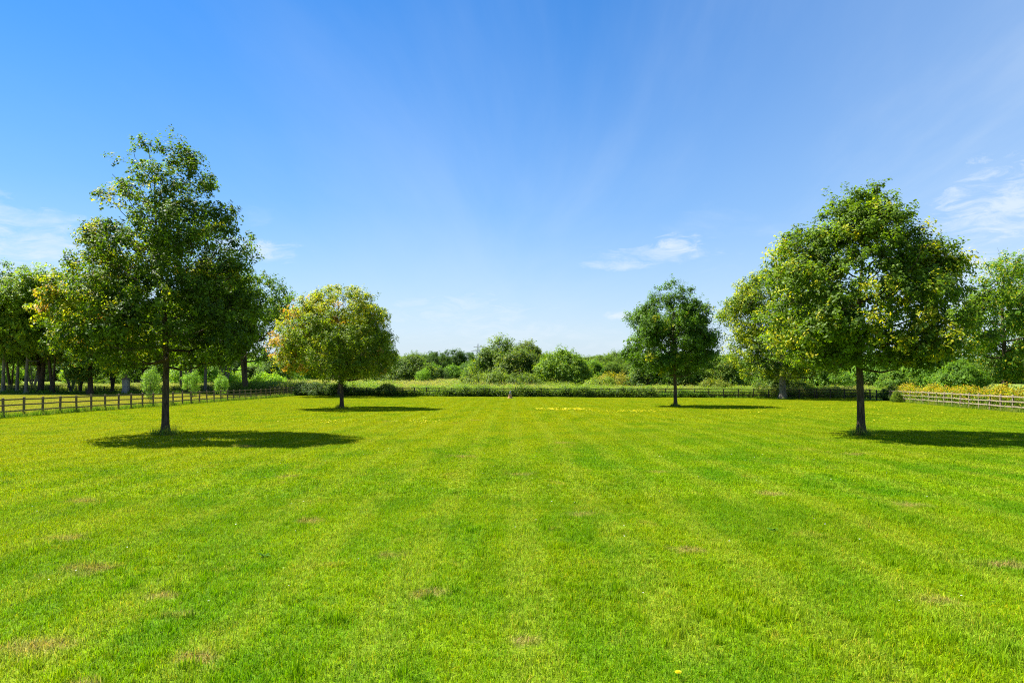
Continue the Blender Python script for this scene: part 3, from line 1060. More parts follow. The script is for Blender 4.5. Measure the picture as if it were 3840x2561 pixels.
# woodland row on the left, beyond the paddock
ROWG = 'woodland trees in the row beyond the paddock'
ROW = [  # kind, x, y, scale, tint, label
    ('tall', -83.4, 118, 1.08, (1.0, 1.0, 1.0), 'woodland tree whose trunk stands right at the left edge of the photo'),
    ('slim', -86.3, 124, 1.0, (1.25, 1.2, 1.0), 'thin leaning stem second in from the left edge'),
    ('tall', -81.8, 119, .98, (1.15, 1.1, 1.0), 'slender grey trunk third in from the left edge'),
    ('tall', -78.3, 116, 1.02, (1.3, 1.25, .9), 'straight dark trunked woodland tree fourth trunk in from the left edge'),
    ('wide', -79.0, 120.5, 1.06, (.95, .95, 1.0), 'woodland tree forking low with spreading limbs, left of the pale trunk'),
    ('slim', -74.6, 117, 1.16, (1.3, 1.2, .9), 'dark straight trunk between the low forking tree and the pale trunk'),
    ('multi', -76.5, 125, .9, (.9, .9, 1.0), 'thin stemmed dark tree leaning in the shade just left of the pale trunk'),
    ('park', -65.6, 112, .97, (.8, .8, .9), 'pale thick trunked tree left of the stone gate pillar'),
    ('slim', -67.2, 121, 1.0, (.9, .95, 1.0), 'dark leaning tree between the pale trunk and the gate pillar'),
    ('wide', -63.0, 123, .92, (.85, .9, .9), 'forked dark tree directly behind the iron gate'),
    ('tall', -60.7, 132, .9, (1.1, 1.1, .9), 'pale barked slender tree seen just right of the tall oak trunk'),
    ('slim', -62.5, 139, .95, (1.2, 1.2, .9), 'slender far tree behind the trunk of the tall yellowing oak'),
    ('tall', -57.0, 128, .9, (1.0, 1.0, .9), 'dark straight tree above the middle white leaved shrub'),
    ('tall', -50.7, 119, .98, (.9, .95, .9), 'grey forked tree between the second and third white leaved shrubs'),
    ('multi', -48.4, 121, 1.02, (1.0, 1.05, .9), 'many stemmed tree with fanning trunks behind the third white leaved shrub'),
    ('wide', -41.8, 113, (1.0, 1.0, 1.15), (.72, .8, .9), 'dark broad tree with heavy double trunk nearest the golden oak'),
    ('slim', -84.0, 128, .92, (1.1, 1.1, .9), 'thin shaded stem between the edge tree and the slender grey trunk'),
    ('slim', -72.6, 121, .95, (1.05, 1.05, .9), 'thin shaded stem just right of the dark straight trunk'),
    ('slim', -70.5, 127, .9, (1.1, 1.1, .9), 'thin stem set back left of the pale trunk'),
    ('multi', -55.0, 124, .95, (1.0, 1.05, .9), 'clustered thin stems left of the grey forked tree'),
    ('tall', -98.0, 134, .95, (1.1, 1.1, 1.0), 'background tree filling the gap at the far left edge'),
    ('multi', -93.0, 140, .9, (1.25, 1.2, .9), 'many stemmed tree set further back near the left edge'),
]
for kd, x, y, s, tn, lb in ROW:
    veg('woodland_tree', kd, x, y, lb, 'tree', s, tuple(1.15 * q for q in tn), ROWG)

# lit undergrowth behind the woodland row
UG = 'bushes glimpsed between the woodland trunks'
for x, y, k, s, tn, lb in [
        (-107, 150, 'dome', 1.0, (1.6, 1.7, 1.0), 'sunlit bush low at the far left edge behind the trunks'),
        (-95, 158, 'willow', .9, (1.5, 1.6, 1.2), 'second sunlit bush from the left edge behind the trunks'),
        (-84, 152, 'dome2', .8, (1.2, 1.3, 1.0), 'rounded bush behind the straight dark trunks'),
        (-74, 165, 'willow2', 1.1, (1.7, 1.8, 1.3), 'pale tall bush behind the low forking tree'),
        (-79, 190, 'willow', 1.2, (1.3, 1.5, 1.5), 'grey green willow bush beside the bright water strip'),
        (-62, 178, 'dome', 1.2, (1.7, 1.9, 1.4), 'pale green bush seen just right of the gate pillar'),
        (-52, 170, 'willow2', 1.1, (1.6, 1.8, 1.5), 'pale bush behind the white leaved shrub nearest the big oak'),
        (-57, 160, 'dome2', .9, (.9, 1.0, .9), 'dark bush low behind the oak trunk'),
        (-45, 158, 'dome', 1.05, (1.4, 1.6, 1.3), 'soft green bush behind the second white leaved shrub'),
        (-36, 150, 'willow', .9, (1.5, 1.5, 1.3), 'olive bush behind the fanning trunks'),
        (-42.5, 126, 'mound', 1.1, (1.7, 1.9, .9), 'bright green low bush right of the dark double trunk'),
        (-50.5, 131, 'mound', 1.0, (1.8, 2.0, .9), 'bright clipped bush left of the dark double trunk'),
        (-46.5, 141, 'willow2', .8, (.8, .95, 1.3), 'blue grey willow bush behind the orange side of the golden oak')]:
    veg('background_bush', k, x, y, lb, 'bush', s, tuple(1.2 * q for q in tn), UG)

# silvery young shrubs beyond the left fence
SG = 'white leaved shrubs beyond the left fence'
veg('silver_shrub', 'spray', -33.2, 66.0, 'largest white leaved shrub, beside the trunk of the tall yellowing oak', 'shrub', (.82, .82, 1.0), (.8, 1, .6), SG)
veg('silver_shrub', 'spray', -35.2, 79.0, 'middle white leaved shrub of the three beyond the left fence', 'shrub', (.85, .85, .97), (.8, 1.05, .5), SG)
veg('silver_shrub', 'spray', -34.6, 86.0, 'smallest white leaved shrub, farthest along the left fence', 'shrub', (.8, .8, .86), (.8, 1.05, .45), SG)

# midground bushes and trees beyond the far fence (x from left to right)
MG = 'bushes and trees beyond the far fence'
OL = (1.15, 1.1, 1.0)
MIDG = [
    ('dome', -19.5, 140, 1.1, (.95, 1.0, 1.0), 'bush', 'broad dark green bush right of the golden oak beyond the fence'),
    ('dome2', -25.0, 146, .8, (.9, .95, 1.3), 'bush', 'grey green bush partly hidden behind the golden oak'),
    ('spray', -15.2, 124, 1.25, (.8, 1.05, .3), 'bush', 'small bright yellow green bush below the dark rounded one'),
    ('dome', -25.5, 232, 1.0, (1.1, 1.4, .8), 'bush', 'bright green bush in front of the dark clump, farthest left'),
    ('dome2', -22.5, 226, .9, (.6, .75, .9), 'bush', 'dark bush in the middle before the dark tree clump'),
    ('dome', -19.3, 233, .95, (1.2, 1.5, .9), 'bush', 'bright green rounded bush before the dark tree clump'),
    ('dome2', -16.0, 236, 1.0, (.8, 1.0, 1.0), 'bush', 'mid green bush right of the rounded bright one'),
    ('willow', -12.6, 228, .85, (1.2, 1.35, 1.8), 'bush', 'grey silvery willow bush below the pylon'),
    ('dome', -15.2, 262, 1.25, (.7, .9, .8), 'tree', 'round topped tree at the right foot of the dark clump'),
    ('willow', -2.5, 136, 1.34, (1.0, 1.05, 1.0), 'tree', 'tallest feathery tree in the centre, right of the pylon'),
    ('willow2', 3.0, 141, 1.2, (1.1, 1.05, 1.0), 'tree', 'second feathery tree just right of the tallest central one'),
    ('dome2', .8, 128, 1.3, (.95, .95, 1.05), 'bush', 'dark olive bush in front of the two feathery central trees'),
    ('mound', -5.6, 118, 1.05, OL, 'bush', 'olive sallow bush lowest left of the central trees'),
    ('mound', -2.2, 117, 1.15, (1.2, 1.2, 1.0), 'bush', 'second low olive bush under the central trees'),
    ('mound', 1.6, 116, 1.1, (1.0, 1.05, 1.0), 'bush', 'third low olive bush under the central trees'),
    ('dome', 8.3, 121, 1.18, (1.25, 1.35, .8), 'bush', 'large rounded yellow green elder bush right of the central trees'),
    ('willow', 13.5, 142, .72, (1.3, 1.55, .9), 'bush', 'bright green upright bush right of the elder bush'),
    ('willow2', 17.0, 150, .75, (1.2, 1.45, .9), 'bush', 'second bright upright bush before the far wood'),
    ('mound', 16.2, 112, 1.1, (1.9, 1.25, .9), 'bush', 'reddish orange tinged bush left of the dark slim oak'),
    ('mound', 13.6, 109, .9, (1.6, 1.5, 1.2), 'bush', 'pale weedy bush left of the reddish one'),
    ('dome2', 20.4, 109, .85, (.85, .95, 1.0), 'bush', 'dark green bush directly left of the slim oak trunk'),
    ('dome', 25.2, 107, .95, (.8, .95, .9), 'bush', 'dark bush behind the fence right of the slim oak trunk'),
    ('dome2', 30.2, 106, .95, (1.0, 1.05, .9), 'bush', 'bush filling the gap between the slim oak and the thick trunked oak'),
    ('mound', 27.4, 97, .8, (1.3, 1.1, 1.0), 'bush', 'brownish twiggy bush pressed against the fence by the thick trunk'),
    ('mound', 36.0, 96, 1.1, (.8, .85, .9), 'bush', 'dark bush at the foot of the thick trunked oak'),
    ('dome', 38.6, 104, .95, (1.25, 1.45, 1.1), 'bush', 'pale green bush right of the thick trunked oak'),
    ('dome2', 45.0, 104, .9, (1.1, 1.4, .9), 'bush', 'bright green bush left of the near right oak trunk'),
    ('willow', 48.6, 112, .82, (1.2, 1.4, .9), 'bush', 'tall green bush just right of the near right oak trunk'),
    ('dome', 53.0, 104, .95, (1.0, 1.3, .9), 'bush', 'green bush above the start of the yellow hedge'),
    ('dome2', 49.5, 92, .62, (1.0, 1.2, .9), 'bush', 'low green bush directly behind the yellow hedge'),
    ('dome2', 34.2, 112, 1.0, (1.0, 1.2, .9), 'bush', 'green bush directly behind the thick trunked oak'),
    ('dome', 22.8, 114, 1.0, (1.1, 1.3, .9), 'bush', 'lighter green bush rising behind the dark pair right of the slim oak'),
    ('dome2', 43.0, 98, .8, (1.15, 1.4, 1.0), 'bush', 'green bush above the dark corner fence'),
    ('willow2', 57.5, 98, .95, (1.0, 1.3, .8), 'bush', 'glossy green bush left of the tall tree at the right edge'),
    ('dome', 52.5, 84, .72, (.95, 1.2, .8), 'bush', 'dark glossy bush behind the middle of the yellow hedge'),
]
for k, x, y, s, tn, ct, lb in MIDG:
    veg('background_%s' % ct, k, x, y, lb, ct, s, tn, MG)
veg('edge_tree', 'park', 58.2, 85, 'tall leafy tree at the right edge behind the yellow hedge', 'tree', (.86, .86, .97), (1.15, 1.15, .9))
veg('edge_tree', 'tall', 68.0, 92, 'tree cut off by the right edge behind its tall neighbour', 'tree', .9, (1.2, 1.2, .9))
veg('edge_tree', 'wide', 49.0, 118, 'rounded tree showing behind the right flank of the near right oak', 'tree', .5, (1.1, 1.3, .9))

# dark clump of far trees left of the pylon, bluish haze put into leaf tint
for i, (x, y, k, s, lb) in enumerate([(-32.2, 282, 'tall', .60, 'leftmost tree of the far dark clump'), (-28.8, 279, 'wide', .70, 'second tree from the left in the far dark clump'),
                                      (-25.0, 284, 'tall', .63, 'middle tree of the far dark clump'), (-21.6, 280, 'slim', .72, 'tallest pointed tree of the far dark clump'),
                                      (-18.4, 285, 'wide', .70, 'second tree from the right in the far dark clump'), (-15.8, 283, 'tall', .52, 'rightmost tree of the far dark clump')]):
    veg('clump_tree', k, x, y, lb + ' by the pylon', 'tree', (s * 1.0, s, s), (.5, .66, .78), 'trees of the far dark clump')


# far woods that read as one mass
def far_wood(name, rows, label, tint, seed):
    r = np.random.default_rng(seed)
    pts_, idx_, sc_ = [], [], []
    for (x0, x1, y0, y1, n_, h0, h1) in rows:
        for i in range(n_):
            x, y = r.uniform(x0, x1), r.uniform(y0, y1)
            pts_.append((x, y, gz(x, y) - 1.5))
            idx_.append(r.integers(0, 2))
            sc_.append(r.uniform(h0, h1))
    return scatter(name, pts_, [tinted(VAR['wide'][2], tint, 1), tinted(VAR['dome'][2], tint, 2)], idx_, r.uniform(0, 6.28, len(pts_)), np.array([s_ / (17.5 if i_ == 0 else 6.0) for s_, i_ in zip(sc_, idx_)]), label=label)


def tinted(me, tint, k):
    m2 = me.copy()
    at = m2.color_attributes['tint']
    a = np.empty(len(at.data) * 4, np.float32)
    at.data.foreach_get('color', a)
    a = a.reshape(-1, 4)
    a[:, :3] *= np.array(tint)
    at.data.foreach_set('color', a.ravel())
    return m2


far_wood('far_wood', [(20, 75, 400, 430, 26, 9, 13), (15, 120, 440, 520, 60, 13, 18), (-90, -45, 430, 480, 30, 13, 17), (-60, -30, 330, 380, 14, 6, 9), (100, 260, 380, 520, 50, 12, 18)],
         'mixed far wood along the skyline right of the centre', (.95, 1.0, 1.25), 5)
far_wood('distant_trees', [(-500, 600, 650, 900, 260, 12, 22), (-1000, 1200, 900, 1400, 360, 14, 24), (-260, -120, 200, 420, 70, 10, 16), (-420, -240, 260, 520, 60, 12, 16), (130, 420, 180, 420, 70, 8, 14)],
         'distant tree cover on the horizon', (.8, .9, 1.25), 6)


# ------------------------------------------------------------------ fences
def post_mesh(name, w_, h, mat):
    mb = MB()
    mb.box((0, 0, h / 2 - .15), (w_, w_ * .8, h + .3 - .03))
    mb.add([(-w_ / 2, -w_ * .4, h - .015), (w_ / 2, -w_ * .4, h - .015), (w_ / 2, w_ * .4, h - .015), (-w_ / 2, w_ * .4, h - .015), (0, 0, h + .02)],
           [(0, 1, 4), (1, 2, 4), (2, 3, 4), (3, 0, 4)])
    return mb.mesh(name, mat)


def rail_mesh(name, length, h, d, mat, seed):
    r = random.Random(seed)
    mb = MB()
    k = 6
    pts_ = []
    for i in range(k + 1):
        x = length * i / k
        dz_ = r.uniform(-.006, .006) - .012 * math.sin(math.pi * i / k)
        for (a, b) in ((-1, -1), (1, -1), (1, 1), (-1, 1)):
            pts_.append((x, a * d / 2, b * h / 2 + dz_))
    fs = [(3, 2, 1, 0)]
    for i in range(k):
        o = i * 4
        for j in range(4):
            l = (j + 1) % 4
            fs.append((o + j, o + l, o + 4 + l, o + 4 + j))
    fs.append(tuple(k * 4 + j for j in range(4)))
    mb.add(pts_, fs)
    return mb.mesh(name, mat)


def fence(name, line, label, mat, h=1.2, bay=1.8, rails=(1.10, .76, .40), side=1, rail_h=.085, rail_d=.04, post_w=.12, group=None):
    """a post and rail fence along a polyline; every post and rail is its own part"""
    line = [Vector((p[0], p[1], 0)) for p in line]
    root = empty(name, (line[0].x, line[0].y, gz(line[0].x, line[0].y)))
    tag(root, label, 'fence', group)
    pm = post_mesh(name + '_post', post_w, h, mat)
    seglen = [(b - a).length for a, b in zip(line, line[1:])]
    total = sum(seglen)
    n_ = max(2, round(total / bay))
    sp = []
    for i in range(n_ + 1):
        d = total * i / n_
        k = 0
        while k < len(seglen) - 1 and d > seglen[k]:
            d -= seglen[k]
            k += 1
        p = line[k].lerp(line[k + 1], min(1, d / seglen[k]))
        sp.append(Vector((p.x, p.y, gz(p.x, p.y))))
    base = root.location.copy()
    rms = [rail_mesh(name + '_rail', 1.0, rail_h, rail_d, mat, s) for s in range(4)]
    for i, p in enumerate(sp):
        q = sp[min(i + 1, n_)] - sp[max(i - 1, 0)]
        a = math.atan2(q.y, q.x)
        o = link('post', pm, root, p - base, (random.uniform(-.035, .035), random.uniform(-.035, .035), a + random.uniform(-.05, .05)))
        o.scale = (1, 1, random.uniform(.98, 1.03))
    i = 0
    while i < n_:
        j = min(i + 2, n_)
        if j == i + 2:                              # do not span a bend
            d1 = (sp[i + 1] - sp[i]).normalized()
            d2 = (sp[j] - sp[i + 1]).normalized()
            if d1.dot(d2) < .985:
                j = i + 1
        a_, b_ = sp[i], sp[j]
        q = b_ - a_
        nrm = Vector((-q.y, q.x, 0)).normalized() * side
        off = nrm * (post_w * .4 + rail_d / 2 + .002)
        for z_ in rails:
            o = link('rail', random.choice(rms), root, a_ - base + off + Vector((0, 0, z_ + random.uniform(-.012, .012))))
            o.rotation_euler = (0, -math.asin(q.z / q.length) + random.uniform(-.003, .003), math.atan2(q.y, q.x))
            o.scale = (q.length - .006, 1, 1)
        i = j
    return root, sp


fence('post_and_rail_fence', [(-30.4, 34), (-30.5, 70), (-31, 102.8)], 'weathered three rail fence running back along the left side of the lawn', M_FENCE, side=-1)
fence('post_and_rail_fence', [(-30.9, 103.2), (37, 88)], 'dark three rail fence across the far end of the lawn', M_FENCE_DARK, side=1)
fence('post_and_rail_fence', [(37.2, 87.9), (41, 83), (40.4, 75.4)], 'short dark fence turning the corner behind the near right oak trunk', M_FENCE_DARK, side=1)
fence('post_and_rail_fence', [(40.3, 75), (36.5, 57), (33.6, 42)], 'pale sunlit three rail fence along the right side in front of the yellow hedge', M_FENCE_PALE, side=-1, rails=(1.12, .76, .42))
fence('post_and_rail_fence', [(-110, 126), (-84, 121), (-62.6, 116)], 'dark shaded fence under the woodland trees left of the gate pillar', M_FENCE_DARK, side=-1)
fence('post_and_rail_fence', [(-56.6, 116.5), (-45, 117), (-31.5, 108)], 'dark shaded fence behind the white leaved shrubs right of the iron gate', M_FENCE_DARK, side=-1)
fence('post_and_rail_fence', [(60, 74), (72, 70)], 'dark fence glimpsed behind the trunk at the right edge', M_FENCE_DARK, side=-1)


# ------------------------------------------------------------------ gate pillar and iron gate
M_STONE = plain('grey_stone', (.36, .36, .35), .9, .2, .35, 3.0)
M_CAPST = plain('brown_cap_stone', (.24, .19, .16), .9, .2, .4, 4.0)
M_IRON = plain('black_iron', (.02, .02, .022), .5, .5, .3)
px_, py_ = -61.7, 115
pillar = empty('gate_pillar', (px_, py_, gz(px_, py_)))
tag(pillar, 'grey stone gate pillar topped by a brown ball finial', 'pillar')
mb = MB()
mb.box((0, 0, .15), (.92, .92, .5))
link('plinth', mb.mesh('pillar_plinth', M_STONE), pillar)
mbs = MB()
mbs.box((0, 0, .15), (.78, .78, .285))
block = mbs.mesh('pillar_block', M_STONE)
for i in range(6):
    link('stone', block, pillar, (random.uniform(-.008, .008), random.uniform(-.008, .008), .405 + i * .30), (0, 0, random.uniform(-.01, .01)))
mb = MB()
mb.box((0, 0, 2.29), (.98, .98, .16))
mb.box((0, 0, 2.43), (.80, .80, .12), 0, .6)
link('cap_stone', mb.mesh('pillar_cap', M_CAPST), pillar)
mb = MB()
mb.lathe([(.20, 2.49), (.13, 2.56), (.17, 2.60)] + [(max(.03, .30 * math.sin(math.pi * (.12 + .88 * i / 9))), 2.90 - .30 * math.cos(math.pi * (.12 + .88 * i / 9))) for i in range(10)], 16)
link('ball_finial', mb.mesh('pillar_ball', M_CAPST, True), pillar)
gate = empty('iron_gate', (px_ + .55, py_ + .1, gz(px_, py_)))
tag(gate, 'black iron gate of upright bars hung beside the stone pillar', 'gate')
mb = MB()
for z_ in (.15, 1.0, 2.0):
    mb.box((1.9, 0, z_), (3.8, .05, .06))
for x_ in (.03, 3.77):
    mb.box((x_, 0, 1.1), (.07, .07, 2.2))
link('frame', mb.mesh('gate_frame', M_IRON), gate)
mb = MB()
mb.tube([(0, 0, .1), (0, 0, 2.05), (0, 0, 2.2)], [.018, .018, .004], 6)
bar = mb.mesh('gate_bar', M_IRON)
for i in range(22):
    link('bar', bar, gate, (.2 + i * .16, .04, 0))

# ------------------------------------------------------------------ stump with a stone ornament
M_STUMP = bark_material('stump_wood', (.20, .11, .055), (.42, .26, .14), 6.0)
M_CUT = plain('sawn_wood', (.52, .38, .25), .8, .2, .3, 18.0)
st = empty('tree_stump', (-.23, 89.0, gz(0, 89)))
st.scale = (.85, .85, .95)
tag(st, 'brown sawn tree stump near the far fence carrying a grey ornament', 'stump')
mb = MB()
n_ = 22
rows_ = [(-.08, .40), (.03, .36), (.12, .29), (.25, .245), (.40, .235), (.50, .24)]
pts_, fs = [], []
for (z_, rr) in rows_:
    for i in range(n_):
        a = 2 * math.pi * i / n_
        k = 1 + (.22 * max(0, math.sin(a * 5 + .6)) * max(0, 1 - z_ / .3)) + .05 * math.sin(a * 3 + z_ * 4) + random.uniform(-.02, .02)
        pts_.append((rr * k * math.cos(a), rr * k * math.sin(a), z_))
for j in range(len(rows_) - 1):
    for i in range(n_):
        k = (i + 1) % n_
        fs.append((j * n_ + i, j * n_ + k, (j + 1) * n_ + k, (j + 1) * n_ + i))
top_ring = pts_[-n_:]
mb.add(pts_, fs)
link('bark', mb.mesh('stump_bark', M_STUMP, True), st)
mb = MB()
mb.add([(p[0] * .985, p[1] * .985, .505) for p in top_ring] + [(0, 0, .515)], [(i, (i + 1) % n_, n_) for i in range(n_)])
link('cut_face', mb.mesh('stump_cut', M_CUT), st)
orn = empty('stone_ornament', (-.20, 89.0, gz(0, 89) + .487))
tag(orn, 'small grey pointed bird like ornament standing on the tree stump', 'ornament')
M_GREY = plain('ornament_grey', (.17, .18, .20), .6, .4, .4, 20.0)
mb = MB()
mb.lathe([(.10, 0), (.115, .03), (.12, .10), (.125, .18), (.11, .26), (.08, .32)], 14)
link('body', mb.mesh('ornament_body', M_GREY, True), orn)
mb = MB()
mb.lathe([(.078, .32), (.082, .36), (.07, .40), (.04, .44), (.012, .48)], 14)
mb.add([(-.02, -.065, .375), (.02, -.065, .375), (0, -.065, .40), (0, -.115, .365)], [(0, 1, 3), (1, 2, 3), (2, 0, 3)])
link('head', mb.mesh('ornament_head', M_GREY, True), orn)
mb = MB()
mb.box((.115, 0, .18), (.03, .13, .2), 0, .5)
mb.box((-.115, 0, .18), (.03, .13, .2), 0, .5)
link('wings', mb.mesh('ornament_wings', M_GREY), orn)

# ------------------------------------------------------------------ pylon, cables and far tower
M_STEEL = plain('galvanised_steel', (.30, .32, .34), .6, .5, .2, .5)
PYX, PYY, PH = -42.3, 900.0, 40.0
py = empty('electricity_pylon', (PYX, PYY, gz(0, 200)))
tag(py, 'grey lattice electricity pylon on the skyline left of the feathery tree', 'pylon')
mb = MB()


def half(z_):
    return 3.6 * (1 - z_ / 36) + 1.0 if z_ < 36 else 1.0 * (1 - (z_ - 36) / 9)


lv = [0, 6, 12, 18, 23, 27, 31, 35]
for sx in (-1, 1):
    for sy in (-1, 1):
        mb.tube([(sx * half(z_), sy * half(z_), z_) for z_ in lv + [PH]], [.22] * (len(lv) + 1), 4)
link('legs', mb.mesh('pylon_legs', M_STEEL), py)
mb = MB()
for a, b in zip(lv, lv[1:]):
    for (sx, sy, ex, ey) in ((-1, -1, 1, -1), (1, -1, 1, 1), (1, 1, -1, 1), (-1, 1, -1, -1)):
        mb.tube([(sx * half(a), sy * half(a), a), (ex * half(b), ey * half(b), b)], [.16, .16], 3)
        mb.tube([(ex * half(a), ey * half(a), a), (sx * half(b), sy * half(b), b)], [.16, .16], 3)
        mb.tube([(sx * half(b), sy * half(b), b), (ex * half(b), ey * half(b), b)], [.16, .16], 3)
br = link('bracing', mb.mesh('pylon_bracing', M_STEEL), py)
ARMS = [(24.5, 7.5), (31.0, 9.5), (36.0, 6.5)]
for z_, L in ARMS:
    mb = MB()
    for s in (-1, 1):
        for t_ in (-.7, .7):
            mb.tube([(0, t_, z_ + 1.2), (s * L, 0, z_)], [.19, .15], 4)
            mb.tube([(0, t_, z_), (s * L, 0, z_)], [.19, .15], 4)
    link('cross_arm', mb.mesh('pylon_arm', M_STEEL), py)
for z_, L in ARMS[:2]:
    for s in (-1, 1):
        mb = MB()
        k = 40
        x0, y0, z0 = PYX + s * L, PYY, gz(0, 200) + z_ - 1.0
        x1, y1, z1 = x0 - 340, y0 + 150, z0 + 3
        mb.tube([(x0 + (x1 - x0) * t / k, y0 + (y1 - y0) * t / k, z0 + (z1 - z0) * t / k - 32 * (t / k) * (1 - t / k)) for t in range(k + 1)], [.13] * (k + 1), 3)
        tag(link('power_cable', mb.mesh('power_cable', M_STEEL)), '%s cable on the %s side running left from the pylon' % ('lower' if z_ < 30 else 'upper', 'near' if s > 0 else 'far'), 'cable', 'power cables strung from the pylon')
M_BRICK = plain('pale_masonry', (.26, .27, .29), .9, .2, .2, .3)
M_DARKW = plain('dark_opening', (.03, .035, .04), .6, .4, .2, 1.0)
tw = empty('far_tower', (-65.5, 1200, gz(0, 200)))
tag(tw, 'tiny grey tower on the skyline between the dark clump and the pylon', 'tower')
mb = MB()
mb.box((0, 0, 17), (5.5, 5.5, 34))
link('shaft', mb.mesh('tower_shaft', M_BRICK), tw)
mb = MB()
mb.box((0, 0, 36.2), (4.0, 4.0, 4.4), 0, .55)
link('roof', mb.mesh('tower_roof', M_BRICK), tw)
mb = MB()
mb.box((0, -2.76, 0), (1.6, .12, 3.0))
wn = mb.mesh('tower_window', M_DARKW)
for z_ in (22, 29):
    link('window', wn, tw, (0, 0, z_))


# ------------------------------------------------------------------ hedges
def hedge(name, line, half_w, h, n_clu, label, colfn, leafsz, seed, cat='hedge', group=None, top_extra=0.0, m=26, gaps=.25):
    """leafy hedge along a line, with woody stems inside"""
    r = np.random.default_rng(seed)
    line = np.array(line, float)
    sl = np.linalg.norm(np.diff(line, axis=0), axis=1)
    cum = np.concatenate([[0], np.cumsum(sl)])
    tot = cum[-1]
    root = empty(name, (line[0][0], line[0][1], gz(*line[0])))
    tag(root, label, cat, group)
    base = np.array(root.location)
    d = r.uniform(0, tot, n_clu)
    px = np.interp(d, cum, line[:, 0])
    py2 = np.interp(d, cum, line[:, 1])
    ang = math.atan2(line[-1][1] - line[0][1], line[-1][0] - line[0][0])
    nx_, ny_ = -math.sin(ang), math.cos(ang)
    hh = h * (1 + .20 * np.sin(d * .9 + seed) + .16 * np.sin(d * 2.3 + 1) + .14 * np.sin(d * 5.1 + 2) + r.normal(0, .13 if half_w != .42 or h < 1.2 else .06, n_clu))
    z = hh * r.beta(1.6, 1.1, n_clu)
    o = r.uniform(-1, 1, n_clu) * half_w * (1 - .35 * (z / (hh + 1e-6)) ** 2)
    P = np.stack([px + nx_ * o, py2 + ny_ * o, z], 1)
    keep = wobble(P, seed + 2, 1.4) > -.9 + gaps
    P, hh, d = P[keep], hh[keep], d[keep]
    P[:, 2] += ground_z(P[:, 0], P[:, 1])
    C = np.repeat(P, m, 0) + r.normal(0, 1, (len(P) * m, 3)) * np.array([.22, .22, .16])
    ok = C[:, 2] > ground_z(C[:, 0], C[:, 1]) + .03
    hrel = np.repeat(P[:, 2] - ground_z(P[:, 0], P[:, 1]), m) / h
    cr = np.repeat(r.random(len(P)), m)
    C, hrel, cr = C[ok], hrel[ok], cr[ok]
    v, q = leaves(C - base, np.zeros_like(C), leafsz[0], leafsz[1], r, .9)
    c3 = colfn(C, hrel, cr, r.random(len(C)), r)
    link('foliage', mesh_np(name + '_foliage', v, q, M_LEAF, np.repeat(c3, 4, 0)), root)
    sv_, sf_, n0 = [], [], 0
    for t in np.arange(.2, tot, .45):
        x, y = np.interp(t, cum, line[:, 0]), np.interp(t, cum, line[:, 1])
        k = 4
        zz_ = np.linspace(-.05, h * r.uniform(.6, .95), k)
        pts2 = np.stack([x + r.normal(0, .06, k), y + r.normal(0, .06, k), gz(x, y) + zz_], 1) - base
        v2, f2 = tube_arrays(pts2, np.linspace(.022, .006, k), 4)
        sv_.append(v2)
        sf_.append(f2 + n0)
        n0 += len(v2)
    link('stems', mesh_np(name + '_stems', np.concatenate(sv_), np.concatenate(sf_), M_BARK), root)
    return root


def hedge_green(a, b):
    def f(C, hrel, cr, lr, r):
        return lerp(a, b, (cr * .6 + lr * .5).clip(0, 1)) * (.8 + .4 * lr[:, None])
    return f


def hedge_gold(C, hrel, cr, lr, r):
    c = lerp((.05, .11, .012), (.16, .24, .02), (cr * .6 + lr * .5).clip(0, 1))
    y = r.random(len(C)) < ((hrel - .55) * 2.2).clip(.05, .72)
    c[y] = lerp((.30, .29, .010), (.40, .22, .035), r.random(int(y.sum())) ** 1.8)
    return c * (.85 + .35 * lr[:, None])


fy = FENCE_Y
hedge('hedge', [(-9.6, fy(-9.6) + .1), (3, fy(3) + .1), (18.6, fy(18.6) + .1)], .42, 1.03, 900, 'leafy dark hedge growing through the far fence behind the stump', hedge_green((.03, .075, .012), (.11, .17, .03)), (.15, .10), 41)
hedge('hedge', [(18.8, fy(18.8) + .15), (24.5, fy(24.5) + .15)], .3, .6, 120, 'low green weeds growing through the far fence behind the slim oak', hedge_green((.03, .09, .012), (.10, .18, .02)), (.15, .10), 42)
hedge('hedge', [(-23.5, fy(-23.5) + .3), (-9.8, fy(-9.8) + .3)], .3, .6, 320, 'low green growth along the far fence behind the golden oak', hedge_green((.05, .11, .012), (.14, .22, .02)), (.15, .10), 43)
hedge('yellow_hedge', [(40.75, 75.2), (37.05, 57.0), (34.75, 44)], .42, 1.36, 1500, 'beech hedge with yellow and orange tops behind the pale right fence', hedge_gold, (.12, .08), 44)
veg('bramble_mound', 'mound', -17.4, fy(-17.4) + .9, 'dark bramble mound bulging over the far fence right of the golden oak', 'bush', (.6, .45, .62), (.8, .85, .9))
veg('bramble_mound', 'mound', -29.0, 103.2, 'dark bramble mound at the far left corner of the lawn', 'bush', (.9, .6, .66), (.62, .75, 1.1))
veg('bramble_mound', 'mound', -24.8, fy(-24.8) + 1.2, 'dark bramble mound just left of the golden oak trunk', 'bush', (.8, .55, .6), (.65, .8, 1.1))
veg('bramble_mound', 'mound', 42.0, 78.6, 'dark shaded bush in the far right corner beside the yellow hedge', 'bush', (.5, .6, .55), (.5, .65, .6))
veg('creeper_clump', 'mound', 39.2, 73.4, 'green creeper clump at the left end of the pale right fence', 'bush', (.16, .16, .4), (1.2, 1.2, .8))


